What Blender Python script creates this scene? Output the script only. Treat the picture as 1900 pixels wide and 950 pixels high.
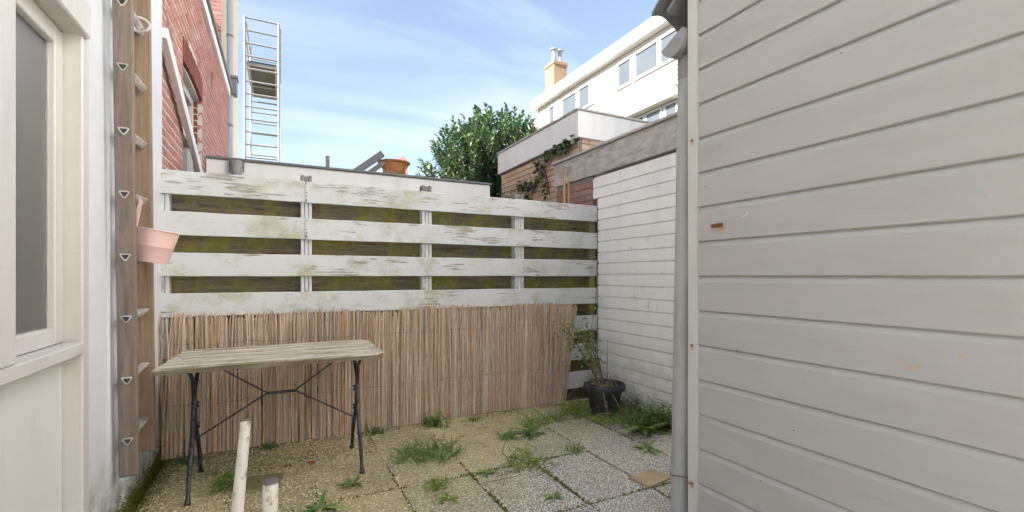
import bpy, bmesh, math, random
from mathutils import Vector, Matrix, Euler, noise as mnoise
R = math.radians
rnd = random.Random(7)
scene = bpy.context.scene
C = scene.collection
for o in list(bpy.data.objects):
    bpy.data.objects.remove(o)

# ------------------------------------------------------------------ camera
cam_d = bpy.data.cameras.new('camera')
cam = bpy.data.objects.new('camera', cam_d)
C.objects.link(cam)
cam.location = (0, 0, 1.15)
cam.rotation_euler = (R(90), 0, R(-26.592))
cam_d.sensor_width = 36
cam_d.lens = 36 * 855 / 1900
cam_d.shift_y = 37 / 1900
cam_d.clip_start = 0.02
cam_d.clip_end = 2000
scene.camera = cam

# ------------------------------------------------------------------ sky, sun, exposure
SUN_EL, SUN_AZ = 35.0, 258.0          # azimuth clockwise from +Y
w = bpy.data.worlds.new('World')
scene.world = w
w.use_nodes = True
nt = w.node_tree
nt.nodes.clear()
wo = nt.nodes.new('ShaderNodeOutputWorld')
bg = nt.nodes.new('ShaderNodeBackground')
sky = nt.nodes.new('ShaderNodeTexSky')
sky.sky_type = 'NISHITA'
sky.sun_disc = False
sky.sun_elevation = R(SUN_EL)
sky.sun_rotation = R(SUN_AZ)
sky.air_density = 1.0
sky.dust_density = 1.0
sky.ozone_density = 1.0
bg.inputs['Strength'].default_value = 0.05
tc = nt.nodes.new('ShaderNodeTexCoord')
sep = nt.nodes.new('ShaderNodeSeparateXYZ')
nt.links.new(tc.outputs['Generated'], sep.inputs[0])
def wm(op, a, b=None):
    n = nt.nodes.new('ShaderNodeMath'); n.operation = op
    for i, v in enumerate((a, b)):
        if v is None: continue
        if isinstance(v, (int, float)): n.inputs[i].default_value = v
        else: nt.links.new(v, n.inputs[i])
    return n.outputs[0]
zz = wm('ADD', wm('MAXIMUM', sep.outputs[2], 0.0), 0.12)
cmb = nt.nodes.new('ShaderNodeCombineXYZ')
nt.links.new(wm('DIVIDE', sep.outputs[0], zz), cmb.inputs[0])
nt.links.new(wm('DIVIDE', sep.outputs[1], zz), cmb.inputs[1])
mp = nt.nodes.new('ShaderNodeMapping')
mp.inputs['Rotation'].default_value = (0, 0, R(38))
mp.inputs['Scale'].default_value = (0.5, 1.35, 1)
nt.links.new(cmb.outputs[0], mp.inputs[0])
n1 = nt.nodes.new('ShaderNodeTexNoise')
n1.inputs['Scale'].default_value = 1.15; n1.inputs['Detail'].default_value = 6; n1.inputs['Roughness'].default_value = 0.52
n1.inputs['Distortion'].default_value = 0.55
nt.links.new(mp.outputs[0], n1.inputs['Vector'])
n2 = nt.nodes.new('ShaderNodeTexNoise')
n2.inputs['Scale'].default_value = 0.55; n2.inputs['Detail'].default_value = 3
nt.links.new(cmb.outputs[0], n2.inputs['Vector'])
cr = nt.nodes.new('ShaderNodeValToRGB')
cr.color_ramp.elements[0].position = 0.46; cr.color_ramp.elements[0].color = (0, 0, 0, 1)
cr.color_ramp.elements[1].position = 0.78; cr.color_ramp.elements[1].color = (1, 1, 1, 1)
nt.links.new(wm('ADD', wm('MULTIPLY', n1.outputs['Fac'], 0.7), wm('MULTIPLY', n2.outputs['Fac'], 0.32)), cr.inputs[0])
mx = nt.nodes.new('ShaderNodeMixRGB')
nt.links.new(wm('ADD', wm('MULTIPLY', cr.outputs[0], 0.75), 0.13), mx.inputs[0])
nt.links.new(sky.outputs[0], mx.inputs[1])
mx.inputs[2].default_value = (4.3, 4.4, 4.6, 1)
nt.links.new(mx.outputs[0], bg.inputs['Color'])
nt.links.new(bg.outputs[0], wo.inputs[0])

sd = bpy.data.lights.new('sun', 'SUN')
sd.energy = 5.0; sd.angle = R(0.53); sd.color = (1.0, 0.95, 0.88)
sun = bpy.data.objects.new('sun', sd)
C.objects.link(sun)
a = R(SUN_AZ)
sdir = Vector((math.sin(a) * math.cos(R(SUN_EL)), math.cos(a) * math.cos(R(SUN_EL)), math.sin(R(SUN_EL))))
sun.rotation_euler = (-sdir).to_track_quat('-Z', 'Y').to_euler()
sun.location = (-20, -5, 20)

vs = scene.view_settings
vs.view_transform = 'Standard'
vs.look = 'None'
vs.exposure = 2.6
vs.gamma = 1
vs.use_curve_mapping = False
scene.render.engine = 'CYCLES'
scene.cycles.max_bounces = 8
scene.cycles.diffuse_bounces = 5

# ------------------------------------------------------------------ materials
class NT:
    def __init__(s, name):
        s.m = bpy.data.materials.new(name); s.m.use_nodes = True
        s.t = s.m.node_tree; s.n = s.t.nodes
        s.b = s.n['Principled BSDF']
        s.geo = s.n.new('ShaderNodeNewGeometry')
        s.pos = s.geo.outputs['Position']
        s.island = s.geo.outputs['Random Per Island']
    def lk(s, a, b): s.t.links.new(a, b)
    def setv(s, sock, v):
        if isinstance(v, (int, float)): sock.default_value = v
        elif isinstance(v, (tuple, list)): sock.default_value = tuple(v) + (1,) if len(v) == 3 and sock.type == 'RGBA' else v
        else: s.lk(v, sock)
    def rand(s):
        return s.n.new('ShaderNodeObjectInfo').outputs['Random']
    def map(s, scale, vec=None, rot=None):
        n = s.n.new('ShaderNodeMapping'); s.lk(vec or s.pos, n.inputs[0]); n.inputs['Scale'].default_value = scale
        if rot: n.inputs['Rotation'].default_value = rot
        return n.outputs[0]
    def noise(s, scale=1, detail=4, rough=0.55, vec=None, dist=0):
        n = s.n.new('ShaderNodeTexNoise'); s.lk(vec or s.pos, n.inputs['Vector'])
        n.inputs['Scale'].default_value = scale; n.inputs['Detail'].default_value = detail
        n.inputs['Roughness'].default_value = rough; n.inputs['Distortion'].default_value = dist
        return n.outputs['Fac']
    def vor(s, scale, feature='F1', vec=None):
        n = s.n.new('ShaderNodeTexVoronoi'); n.feature = feature; s.lk(vec or s.pos, n.inputs['Vector'])
        n.inputs['Scale'].default_value = scale
        return n
    def ramp(s, fac, stops):
        n = s.n.new('ShaderNodeValToRGB'); s.lk(fac, n.inputs[0]); e = n.color_ramp.elements
        while len(e) < len(stops): e.new(0.5)
        for i, (p, c) in enumerate(stops):
            e[i].position = p
            e[i].color = (c, c, c, 1) if isinstance(c, (int, float)) else tuple(c) + (1,)
        return n.outputs[0]
    def mix(s, fac, a, b, mode='MIX'):
        n = s.n.new('ShaderNodeMixRGB'); n.blend_type = mode
        s.setv(n.inputs[0], fac); s.setv(n.inputs[1], a); s.setv(n.inputs[2], b)
        return n.outputs[0]
    def math(s, op, a, b=0.0):
        n = s.n.new('ShaderNodeMath'); n.operation = op
        s.setv(n.inputs[0], a); s.setv(n.inputs[1], b)
        return n.outputs[0]
    def bump(s, h, strength=0.3, dist=0.01):
        n = s.n.new('ShaderNodeBump'); s.setv(n.inputs['Height'], h)
        n.inputs['Strength'].default_value = strength; n.inputs['Distance'].default_value = dist
        s.lk(n.outputs[0], s.b.inputs['Normal'])
    def fin(s, col, rough=0.6, metal=0.0, spec=0.5):
        s.setv(s.b.inputs['Base Color'], col); s.setv(s.b.inputs['Roughness'], rough)
        s.setv(s.b.inputs['Metallic'], metal); s.b.inputs['Specular IOR Level'].default_value = spec
        return s.m

MAT = {}
def reg(name, m): MAT[name] = m

def paint(name, col, dirt=(0.25, 0.23, 0.2), amt=0.25, rough=0.5, streak=(3, 3, 0.6), specks=0.0, bumps=0.06, brush=(60, 60, 60)):
    s = NT(name)
    d = s.ramp(s.noise(2.2, 6, 0.65, s.map(streak)), [(0.45, 0.0), (0.8, 1.0)])
    f = s.ramp(s.noise(45, 3, 0.6), [(0.62, 0.0), (0.78, 1.0)])
    c = s.mix(s.math('MULTIPLY', d, amt), col, dirt)
    c = s.mix(s.math('MULTIPLY', f, amt * 0.5), c, dirt)
    v = s.noise(0.9, 2)
    c = s.mix(s.math('MULTIPLY', v, 0.18), c, tuple(x * 0.72 for x in col))
    if specks:
        sp = s.ramp(s.noise(9, 8, 0.75, s.map((2.2, 2.2, 0.9), rot=(0.5, 0, 0)), 1.0), [(0.635, 0.0), (0.68, 1.0)])
        m2 = s.ramp(s.noise(1.3, 2), [(0.42, 0.0), (0.62, 1.0)])
        c = s.mix(s.math('MULTIPLY', s.math('MULTIPLY', sp, m2), specks), c, (0.10, 0.09, 0.075))
    s.bump(s.math('ADD', s.noise(60, 4, 0.6), s.noise(1, 4, 0.6, s.map(brush))), bumps, 0.004)
    reg(name, s.fin(c, s.ramp(d, [(0, rough), (1, min(1, rough + 0.25))])))
paint('shed_paint', (0.425, 0.415, 0.40), amt=0.26, streak=(0.8, 0.8, 5), rough=0.5, bumps=0.15, brush=(140, 4, 140))
paint('outhouse_paint', (0.88, 0.88, 0.87), amt=0.14, specks=0.75, rough=0.5)
s = NT('outhouse_paint')
sz_ = s.n.new('ShaderNodeSeparateXYZ'); s.lk(s.pos, sz_.inputs[0])
c = s.mix(s.math('MULTIPLY', s.ramp(s.noise(2.2, 6, 0.65, s.map((3, 3, 0.6))), [(0.45, 0.0), (0.8, 1.0)]), 0.2), (0.88, 0.88, 0.87), (0.42, 0.41, 0.36))
sp = s.ramp(s.noise(9, 8, 0.75, s.map((2.2, 2.2, 0.9), rot=(0.5, 0, 0)), 1.0), [(0.60, 0.0), (0.65, 1.0)])
c = s.mix(s.math('MULTIPLY', s.math('MULTIPLY', sp, s.ramp(s.noise(1.3, 2), [(0.40, 0.0), (0.58, 1.0)])), 0.7), c, (0.16, 0.15, 0.13))
lo = s.math('MULTIPLY', s.ramp(sz_.outputs[2], [(0.05, 1.0), (0.75, 0.0)]), s.ramp(s.noise(7, 6, 0.7), [(0.35, 0.0), (0.7, 1.0)]))
c = s.mix(s.math('MULTIPLY', lo, 0.6), c, (0.34, 0.33, 0.22))
s.bump(s.noise(60, 4, 0.6), 0.06, 0.004)
reg('outhouse_paint', s.fin(c, 0.55))
paint('trim_paint', (0.58, 0.56, 0.53), amt=0.25)
paint('frame_paint', (0.60, 0.575, 0.555), dirt=(0.33, 0.28, 0.23), amt=0.34, rough=0.45, bumps=0.22, brush=(150, 150, 5))
paint('panel_paint', (0.66, 0.655, 0.645), amt=0.24, rough=0.45, bumps=0.2, brush=(150, 150, 5))
paint('fascia_paint', (0.86, 0.85, 0.835), amt=0.2, specks=0.55)
paint('parapet_paint', (0.87, 0.865, 0.85), amt=0.18)
paint('far_white', (0.86, 0.85, 0.82), amt=0.06)
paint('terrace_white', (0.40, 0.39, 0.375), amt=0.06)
paint('far_cream', (0.66, 0.55, 0.42), amt=0.2)
paint('batten_paint', (0.78, 0.78, 0.77), amt=0.08)
paint('coping_zinc', (0.16, 0.165, 0.17), amt=0.2, rough=0.5)
paint('coping_grey', (0.50, 0.47, 0.44), amt=0.35)
paint('pvc_grey', (0.37, 0.37, 0.36), dirt=(0.13, 0.125, 0.11), amt=0.55, rough=0.5, streak=(6, 6, 1.2))
paint('pvc_blue_grey', (0.42, 0.45, 0.50), amt=0.2, rough=0.4)
paint('hopper_grey', (0.20, 0.22, 0.24), amt=0.2, rough=0.5)
paint('gutter_grey', (0.30, 0.29, 0.29), dirt=(0.10, 0.10, 0.10), amt=0.5, rough=0.5)
paint('slate', (0.19, 0.19, 0.205), amt=0.3, rough=0.6)
paint('pink_enamel', (0.74, 0.50, 0.46), dirt=(0.5, 0.3, 0.25), amt=0.15, rough=0.32, bumps=0.02)

s = NT('plaster')
d = s.ramp(s.noise(5, 8, 0.7), [(0.5, 0.0), (0.75, 1.0)])
c = s.mix(s.math('MULTIPLY', d, 0.25), (0.66, 0.68, 0.715), (0.42, 0.42, 0.42))
sep = s.n.new('ShaderNodeSeparateXYZ'); s.lk(s.pos, sep.inputs[0])
low = s.math('MULTIPLY', s.ramp(sep.outputs[2], [(0.0, 1.0), (0.42, 0.0)]), s.ramp(s.noise(9, 6, 0.7), [(0.35, 0.0), (0.6, 1.0)]))
c = s.mix(low, c, (0.10, 0.11, 0.035))
s.bump(s.noise(35, 8, 0.75), 0.5, 0.006)
reg('plaster', s.fin(c, 0.85))

# flaking white paint over weathered timber, with green algae
def flaking(name, axis_scale, peel=0.6, algae=0.6):
    s = NT(name)
    seed = s.n.new('ShaderNodeVectorMath'); seed.operation = 'ADD'
    cb = s.n.new('ShaderNodeCombineXYZ'); r = s.rand()
    s.lk(s.math('MULTIPLY', r, 37.0), cb.inputs[0]); s.lk(s.math('MULTIPLY', r, 11.0), cb.inputs[2])
    s.lk(s.pos, seed.inputs[0]); s.lk(cb.outputs[0], seed.inputs[1])
    v = seed.outputs[0]
    grain = s.noise(1, 6, 0.7, s.map(axis_scale, v))
    big = s.noise(2.6, 3, 0.6, s.map((1, 1, 3.0), v))
    f = s.math('ADD', s.math('MULTIPLY', grain, 0.55), s.math('MULTIPLY', big, 0.5))
    mask = s.ramp(f, [(0.588 + (0.6 - peel) * 0.15, 0.0), (0.63 + (0.6 - peel) * 0.15, 0.95)])
    wood = s.ramp(s.noise(1, 5, 0.7, s.map(tuple(q * 1.7 for q in axis_scale), v)), [(0.3, (0.20, 0.175, 0.14)), (0.7, (0.46, 0.425, 0.37))])
    pt = s.mix(s.noise(3, 5, 0.6, v), (0.70, 0.70, 0.70), (0.54, 0.54, 0.535))
    fine = s.ramp(s.noise(1, 3, 0.6, s.map(tuple(q * 2.4 for q in axis_scale), v)), [(0.60, 0.0), (0.72, 1.0)])
    pt = s.mix(s.math('MULTIPLY', fine, 0.5), pt, (0.33, 0.32, 0.30))
    c = s.mix(mask, pt, wood)
    al = s.ramp(s.noise(3.4, 7, 0.72, s.map((1, 1, 1.3), v)), [(0.50, 0.0), (0.72, 1.0)])
    c = s.mix(s.math('MULTIPLY', al, algae), c, (0.30, 0.29, 0.085))
    s.bump(s.math('SUBTRACT', s.math('MULTIPLY', grain, 0.4), mask), 0.55, 0.004)
    reg(name, s.fin(c, 0.75))
flaking('fence_paint', (5, 30, 60), 0.6, 0.8)
flaking('post_paint', (50, 50, 4), 0.5, 0.35)
s = NT('table_paint')
g1 = s.noise(1, 7, 0.72, s.map((2.6, 46, 30)), 0.4)
g2 = s.noise(1, 4, 0.6, s.map((1.6, 24, 30)), 0.5)
c = s.ramp(g1, [(0.34, (0.09, 0.075, 0.05)), (0.44, (0.33, 0.285, 0.20)), (0.53, (0.68, 0.63, 0.51)), (0.70, (0.80, 0.76, 0.67))])
c = s.mix(s.ramp(g2, [(0.50, 0.0), (0.62, 0.85)]), c, (0.20, 0.17, 0.11))
c = s.mix(s.ramp(s.noise(6, 8, 0.78), [(0.52, 0.0), (0.66, 0.8)]), c, (0.26, 0.24, 0.12))
c = s.mix(s.ramp(s.noise(22, 6, 0.75), [(0.56, 0.0), (0.66, 0.7)]), c, (0.10, 0.09, 0.06))
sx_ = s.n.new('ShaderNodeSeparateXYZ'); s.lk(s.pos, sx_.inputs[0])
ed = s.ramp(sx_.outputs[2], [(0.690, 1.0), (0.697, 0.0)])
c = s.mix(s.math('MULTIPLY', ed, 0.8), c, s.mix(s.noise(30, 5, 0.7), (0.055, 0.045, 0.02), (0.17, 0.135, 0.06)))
s.bump(g1, 0.7, 0.004)
reg('table_paint', s.fin(c, 0.8))

s = NT('mossy_board')
g = s.noise(1, 6, 0.7, s.map((5, 20, 55)))
c = s.ramp(g, [(0.3, (0.065, 0.05, 0.035)), (0.7, (0.27, 0.215, 0.15))])
mo = s.ramp(s.noise(5.5, 8, 0.78), [(0.45, 0.0), (0.58, 1.0)])
c = s.mix(s.math('MULTIPLY', mo, 0.9), c, s.mix(s.noise(18, 4), (0.07, 0.072, 0.014), (0.40, 0.37, 0.07)))
s.bump(s.math('ADD', g, s.noise(40, 4)), 0.5, 0.006)
reg('mossy_board', s.fin(c, 0.9))

def wood(name, lo, hi, sc, rough=0.75, stain=None):
    s = NT(name)
    g = s.noise(1, 6, 0.68, s.map(sc), 0.4)
    c = s.ramp(g, [(0.28, lo), (0.72, hi)])
    b = s.noise(2.5, 3)
    c = s.mix(s.math('MULTIPLY', b, 0.5), c, tuple(q * 0.6 for q in hi))
    if stain:
        st = s.ramp(s.noise(5, 4, 0.6), [(0.6, 0.0), (0.72, 1.0)])
        c = s.mix(s.math('MULTIPLY', st, 0.5), c, stain)
    s.bump(g, 0.5, 0.003)
    reg(name, s.fin(c, rough))
wood('ladder_near', (0.10, 0.078, 0.062), (0.29, 0.235, 0.19), (55, 55, 3.5), stain=(0.30, 0.14, 0.09))
wood('ladder_far', (0.14, 0.092, 0.055), (0.36, 0.255, 0.165), (55, 55, 3.5))
wood('grey_timber', (0.13, 0.115, 0.10), (0.34, 0.31, 0.28), (12, 12, 40))
wood('beam_timber', (0.26, 0.24, 0.22), (0.66, 0.63, 0.59), (7, 7, 22), stain=(0.16, 0.14, 0.125))
wood('orange_wood', (0.38, 0.13, 0.04), (0.60, 0.25, 0.09), (10, 10, 10), 0.5)
wood('red_wood', (0.34, 0.12, 0.075), (0.48, 0.20, 0.13), (10, 10, 10), 0.5)
wood('bamboo', (0.36, 0.20, 0.07), (0.58, 0.36, 0.15), (20, 20, 5), 0.45)
wood('twig', (0.06, 0.045, 0.035), (0.2, 0.15, 0.11), (40, 40, 40))
wood('bark', (0.05, 0.04, 0.03), (0.16, 0.13, 0.10), (30, 30, 8))
wood('dry_cane', (0.20, 0.14, 0.085), (0.42, 0.33, 0.22), (30, 30, 30))

s = NT('aluminium'); c = s.mix(s.noise(8, 4), (0.34, 0.345, 0.35), (0.24, 0.245, 0.25))
reg('aluminium', s.fin(c, 0.45, 0.35))
s = NT('rung_metal'); c = s.mix(s.ramp(s.noise(20, 5), [(0.4, 0.0), (0.7, 1.0)]), (0.56, 0.54, 0.49), (0.33, 0.30, 0.26))
reg('rung_metal', s.fin(c, 0.5, 0.25))
s = NT('cast_iron'); c = s.mix(s.ramp(s.noise(25, 6, 0.7), [(0.45, 0.0), (0.7, 1.0)]), (0.022, 0.027, 0.036), (0.10, 0.11, 0.125))
s.bump(s.noise(70, 4), 0.4, 0.003); reg('cast_iron', s.fin(c, 0.5, 0.3))
s = NT('black_plastic'); c = s.mix(s.ramp(s.noise(8, 6, 0.7), [(0.4, 0.0), (0.75, 1.0)]), (0.018, 0.019, 0.022), (0.07, 0.075, 0.07))
reg('black_plastic', s.fin(c, 0.5))
s = NT('dark_panel'); reg('dark_panel', s.fin(s.mix(s.noise(3, 4), (0.03, 0.03, 0.035), (0.075, 0.075, 0.08)), 0.6))
s = NT('rust'); reg('rust', s.fin(s.mix(s.noise(120, 6, 0.7), (0.045, 0.020, 0.012), (0.30, 0.11, 0.03)), 0.9))
s = NT('rust_stain'); reg('rust_stain', s.fin(s.mix(s.noise(60, 5, 0.7), (0.48, 0.28, 0.11), (0.55, 0.46, 0.36)), 0.7))
s = NT('red_wire'); reg('red_wire', s.fin((0.20, 0.06, 0.045), 0.6))
s = NT('wire'); reg('wire', s.fin((0.16, 0.15, 0.14), 0.5, 0.6))
s = NT('mortar_light'); reg('mortar_light', s.fin(s.mix(s.noise(30, 5), (0.50, 0.46, 0.42), (0.68, 0.64, 0.59)), 0.95))
s = NT('mortar_dark'); reg('mortar_dark', s.fin(s.mix(s.noise(30, 5), (0.16, 0.13, 0.11), (0.30, 0.25, 0.21)), 0.95))
def brick_mat(name, stops, dirt, amt):
    s = NT(name)
    c = s.ramp(s.rand(), stops)
    c = s.mix(s.math('MULTIPLY', s.noise(40, 6, 0.7), 0.45), c, dirt)
    pt = s.ramp(s.noise(7, 6, 0.7), [(0.55, 0.0), (0.75, 1.0)])
    c = s.mix(s.math('MULTIPLY', pt, amt), c, dirt)
    s.bump(s.noise(90, 6, 0.7), 0.5, 0.004)
    reg(name, s.fin(c, 0.9))
    s = NT(name + '_island')
    c = s.ramp(s.island, stops)
    c = s.mix(s.math('MULTIPLY', s.noise(40, 6, 0.7), 0.45), c, dirt)
    s.bump(s.noise(90, 6, 0.7), 0.5, 0.004)
    reg(name + '_island', s.fin(c, 0.9))
brick_mat('red_brick', [(0.0, (0.34, 0.11, 0.085)), (0.35, (0.42, 0.155, 0.12)), (0.7, (0.47, 0.195, 0.155)), (1.0, (0.28, 0.10, 0.085))], (0.50, 0.30, 0.25), 0.35)
brick_mat('arch_brick', [(0.0, (0.20, 0.045, 0.03)), (1.0, (0.29, 0.07, 0.045))], (0.14, 0.05, 0.04), 0.3)
brick_mat('tan_brick', [(0.0, (0.62, 0.43, 0.28)), (0.5, (0.74, 0.55, 0.38)), (1.0, (0.56, 0.40, 0.28))], (0.42, 0.32, 0.24), 0.35)
brick_mat('plum_brick', [(0.0, (0.26, 0.11, 0.09)), (0.5, (0.36, 0.17, 0.14)), (1.0, (0.22, 0.12, 0.105))], (0.46, 0.36, 0.31), 0.5)
s = NT('chimney_brick')
bt = s.n.new('ShaderNodeTexBrick'); s.lk(s.map((1, 1, 1), rot=(R(90), 0, R(20))), bt.inputs['Vector'])
bt.inputs['Scale'].default_value = 4.5; bt.inputs['Color1'].default_value = (0.19, 0.125, 0.072, 1); bt.inputs['Color2'].default_value = (0.14, 0.09, 0.05, 1)
bt.inputs['Mortar'].default_value = (0.20, 0.16, 0.12, 1)
reg('chimney_brick', s.fin(bt.outputs[0], 0.9))

def reedmat(name, key):
    s = NT(name)
    r = s.rand() if key == 'obj' else s.island
    c = s.ramp(r, [(0.0, (0.30, 0.235, 0.17)), (0.15, (0.72, 0.58, 0.42)), (0.30, (0.70, 0.41, 0.20)), (0.44, (0.60, 0.53, 0.44)), (0.62, (0.82, 0.69, 0.52)), (0.76, (0.42, 0.34, 0.26)), (0.88, (0.70, 0.39, 0.18)), (1.0, (0.20, 0.14, 0.09))])
    g = s.noise(1, 5, 0.7, s.map((130, 130, 7)))
    c = s.mix(s.math('MULTIPLY', g, 0.6), c, (0.36, 0.30, 0.24))
    # weathered grey sheaths and bare orange cane in patches along the stalks
    c = s.mix(s.ramp(s.noise(1, 4, 0.7, s.map((70, 70, 9))), [(0.55, 0.0), (0.66, 0.8)]), c, (0.72, 0.67, 0.60))
    c = s.mix(s.ramp(s.noise(1, 4, 0.7, s.map((85, 85, 11), rot=(0, 0, 1.0))), [(0.58, 0.0), (0.68, 0.75)]), c, (0.72, 0.39, 0.18))
    c = s.mix(s.ramp(s.noise(1, 3, 0.6, s.map((110, 110, 14), rot=(0, 0, 2.0))), [(0.62, 0.0), (0.70, 0.8)]), c, (0.16, 0.11, 0.075))
    s.bump(g, 0.3, 0.002)
    reg(name, s.fin(c, 0.65))
reedmat('reed', 'obj'); reedmat('reed_back', 'island')

# exposed-aggregate concrete
def aggregate(name, moss):
    s = NT(name)
    wv = s.n.new('ShaderNodeVectorMath'); wv.operation = 'ADD'
    nz = s.n.new('ShaderNodeTexNoise'); s.lk(s.pos, nz.inputs['Vector']); nz.inputs['Scale'].default_value = 60
    sc = s.n.new('ShaderNodeVectorMath'); sc.operation = 'SCALE'; s.lk(nz.outputs['Color'], sc.inputs[0]); sc.inputs['Scale'].default_value = 0.006
    s.lk(s.pos, wv.inputs[0]); s.lk(sc.outputs[0], wv.inputs[1])
    v1 = s.vor(112, 'F1', wv.outputs[0]); v1.inputs['Randomness'].default_value = 1
    sepc = s.n.new('ShaderNodeSeparateColor'); s.lk(v1.outputs['Color'], sepc.inputs[0])
    sp = s.n.new('ShaderNodeSeparateXYZ'); s.lk(s.pos, sp.inputs[0])
    # algae grow thickest on the damp side by the fence and the house
    damp = s.ramp(s.math('ADD', s.math('ADD', s.math('MULTIPLY', sp.outputs[1], 0.34), s.math('MULTIPLY', sp.outputs[0], -0.24)), s.math('MULTIPLY', s.noise(1.7, 5, 0.6), 0.30)), [(0.56, 0.05), (0.86, 1.0)])
    grey = s.ramp(sepc.outputs[0], [(0.0, (0.34, 0.325, 0.30)), (0.2, (0.64, 0.62, 0.58)), (0.4, (0.86, 0.85, 0.82)), (0.55, (0.46, 0.45, 0.43)), (0.75, (0.74, 0.71, 0.66)), (1.0, (0.92, 0.91, 0.88))])
    tan = s.ramp(sepc.outputs[0], [(0.0, (0.24, 0.18, 0.09)), (0.2, (0.62, 0.50, 0.30)), (0.4, (0.84, 0.78, 0.64)), (0.55, (0.44, 0.37, 0.21)), (0.75, (0.72, 0.57, 0.31)), (1.0, (0.88, 0.82, 0.68))])
    peb = s.mix(damp, grey, tan)
    cell = s.ramp(v1.outputs['Distance'], [(0.34, 0.0), (0.60, 1.0)])
    c = s.mix(cell, peb, (0.26, 0.24, 0.20))
    mo = s.ramp(s.noise(2.3, 6, 0.68), [(0.30, 0.0), (0.60, 1.0)])
    k = s.math('MULTIPLY', s.math('MULTIPLY', mo, damp), moss * 0.62)
    c = s.mix(k, c, s.mix(s.noise(25, 4), (0.36, 0.30, 0.06), (0.58, 0.50, 0.17)), 'MIX')
    gr = s.ramp(s.noise(4.3, 7, 0.7), [(0.56, 0.0), (0.72, 1.0)])
    c = s.mix(s.math('MULTIPLY', s.math('MULTIPLY', gr, damp), moss), c, (0.12, 0.125, 0.035))
    dk = s.ramp(s.noise(1.6, 5, 0.6), [(0.5, 0.0), (0.8, 1.0)])
    c = s.mix(s.math('MULTIPLY', dk, 0.25), c, (0.28, 0.25, 0.21))
    c = s.mix(1.0, c, s.ramp(s.rand(), [(0.0, (0.88, 0.88, 0.88)), (1.0, (1.05, 1.04, 1.02))]), 'MULTIPLY')
    s.bump(s.ramp(v1.outputs['Distance'], [(0.0, 1.0), (0.7, 0.0)]), 0.9, 0.006)
    reg(name, s.fin(c, 0.8))
aggregate('aggregate', 0.95)
s = NT('pebble')
c = s.ramp(s.island, [(0.0, (0.26, 0.21, 0.09)), (0.25, (0.60, 0.49, 0.24)), (0.5, (0.76, 0.67, 0.46)), (0.75, (0.42, 0.36, 0.15)), (1.0, (0.84, 0.79, 0.66))])
reg('pebble', s.fin(c, 0.7))
s = NT('soil')
c = s.mix(s.ramp(s.noise(6, 6, 0.7), [(0.4, 0.0), (0.65, 1.0)]), (0.065, 0.05, 0.032), (0.07, 0.085, 0.022))
s.bump(s.noise(50, 6, 0.7), 0.8, 0.01); reg('soil', s.fin(c, 0.95))
s = NT('ground_far'); reg('ground_far', s.fin(s.mix(s.noise(0.4, 6), (0.09, 0.10, 0.05), (0.16, 0.14, 0.10)), 0.95))
s = NT('plain_slab'); c = s.mix(s.ramp(s.noise(9, 6, 0.7), [(0.4, 0.0), (0.7, 1.0)]), (0.42, 0.32, 0.20), (0.24, 0.19, 0.12)); s.bump(s.noise(80, 5), 0.4, 0.003)
reg('plain_slab', s.fin(c, 0.85))
s = NT('mossy_slab'); c = s.mix(s.ramp(s.noise(9, 6, 0.7), [(0.35, 0.0), (0.7, 1.0)]), (0.24, 0.20, 0.08), (0.13, 0.11, 0.05))
reg('mossy_slab', s.fin(c, 0.85))

def leafmat(name, stops, rough=0.4, trans=0.25, spec=0.5):
    s = NT(name)
    c = s.ramp(s.island, stops)
    c = s.mix(s.math('MULTIPLY', s.noise(20, 3), 0.25), c, tuple(q * 0.5 for q in stops[0][1]))
    s.fin(c, rough, spec=spec)
    tr = s.n.new('ShaderNodeBsdfTranslucent'); s.lk(c, tr.inputs['Color'])
    ms = s.n.new('ShaderNodeMixShader'); ms.inputs[0].default_value = trans
    s.lk(s.b.outputs[0], ms.inputs[1]); s.lk(tr.outputs[0], ms.inputs[2])
    s.lk(ms.outputs[0], s.n['Material Output'].inputs['Surface'])
    reg(name, s.m)
leafmat('laurel', [(0.0, (0.045, 0.095, 0.05)), (0.5, (0.065, 0.125, 0.058)), (0.8, (0.09, 0.15, 0.055)), (1.0, (0.14, 0.19, 0.055))], 0.32, 0.18, 0.6)
leafmat('weed_green', [(0.0, (0.14, 0.24, 0.06)), (0.6, (0.23, 0.34, 0.09)), (1.0, (0.35, 0.44, 0.13))], 0.5, 0.3)
leafmat('weed_dark', [(0.0, (0.10, 0.18, 0.05)), (0.6, (0.16, 0.26, 0.07)), (1.0, (0.24, 0.33, 0.10))], 0.5, 0.3)
leafmat('weed_bright', [(0.0, (0.20, 0.30, 0.05)), (0.6, (0.31, 0.39, 0.08)), (1.0, (0.40, 0.46, 0.12))], 0.5, 0.35)
leafmat('dry_grass', [(0.0, (0.22, 0.19, 0.10)), (0.5, (0.16, 0.19, 0.07)), (1.0, (0.40, 0.34, 0.21))], 0.7, 0.3)
leafmat('ivy', [(0.0, (0.045, 0.085, 0.03)), (0.6, (0.085, 0.13, 0.05)), (1.0, (0.24, 0.27, 0.15))], 0.4, 0.2)
leafmat('moss', [(0.0, (0.08, 0.09, 0.016)), (0.6, (0.17, 0.185, 0.03)), (1.0, (0.28, 0.26, 0.06))], 0.95, 0.2, 0.1)
leafmat('autumn_leaf', [(0.0, (0.45, 0.14, 0.04)), (1.0, (0.5, 0.18, 0.06))], 0.6, 0.2)

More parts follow.
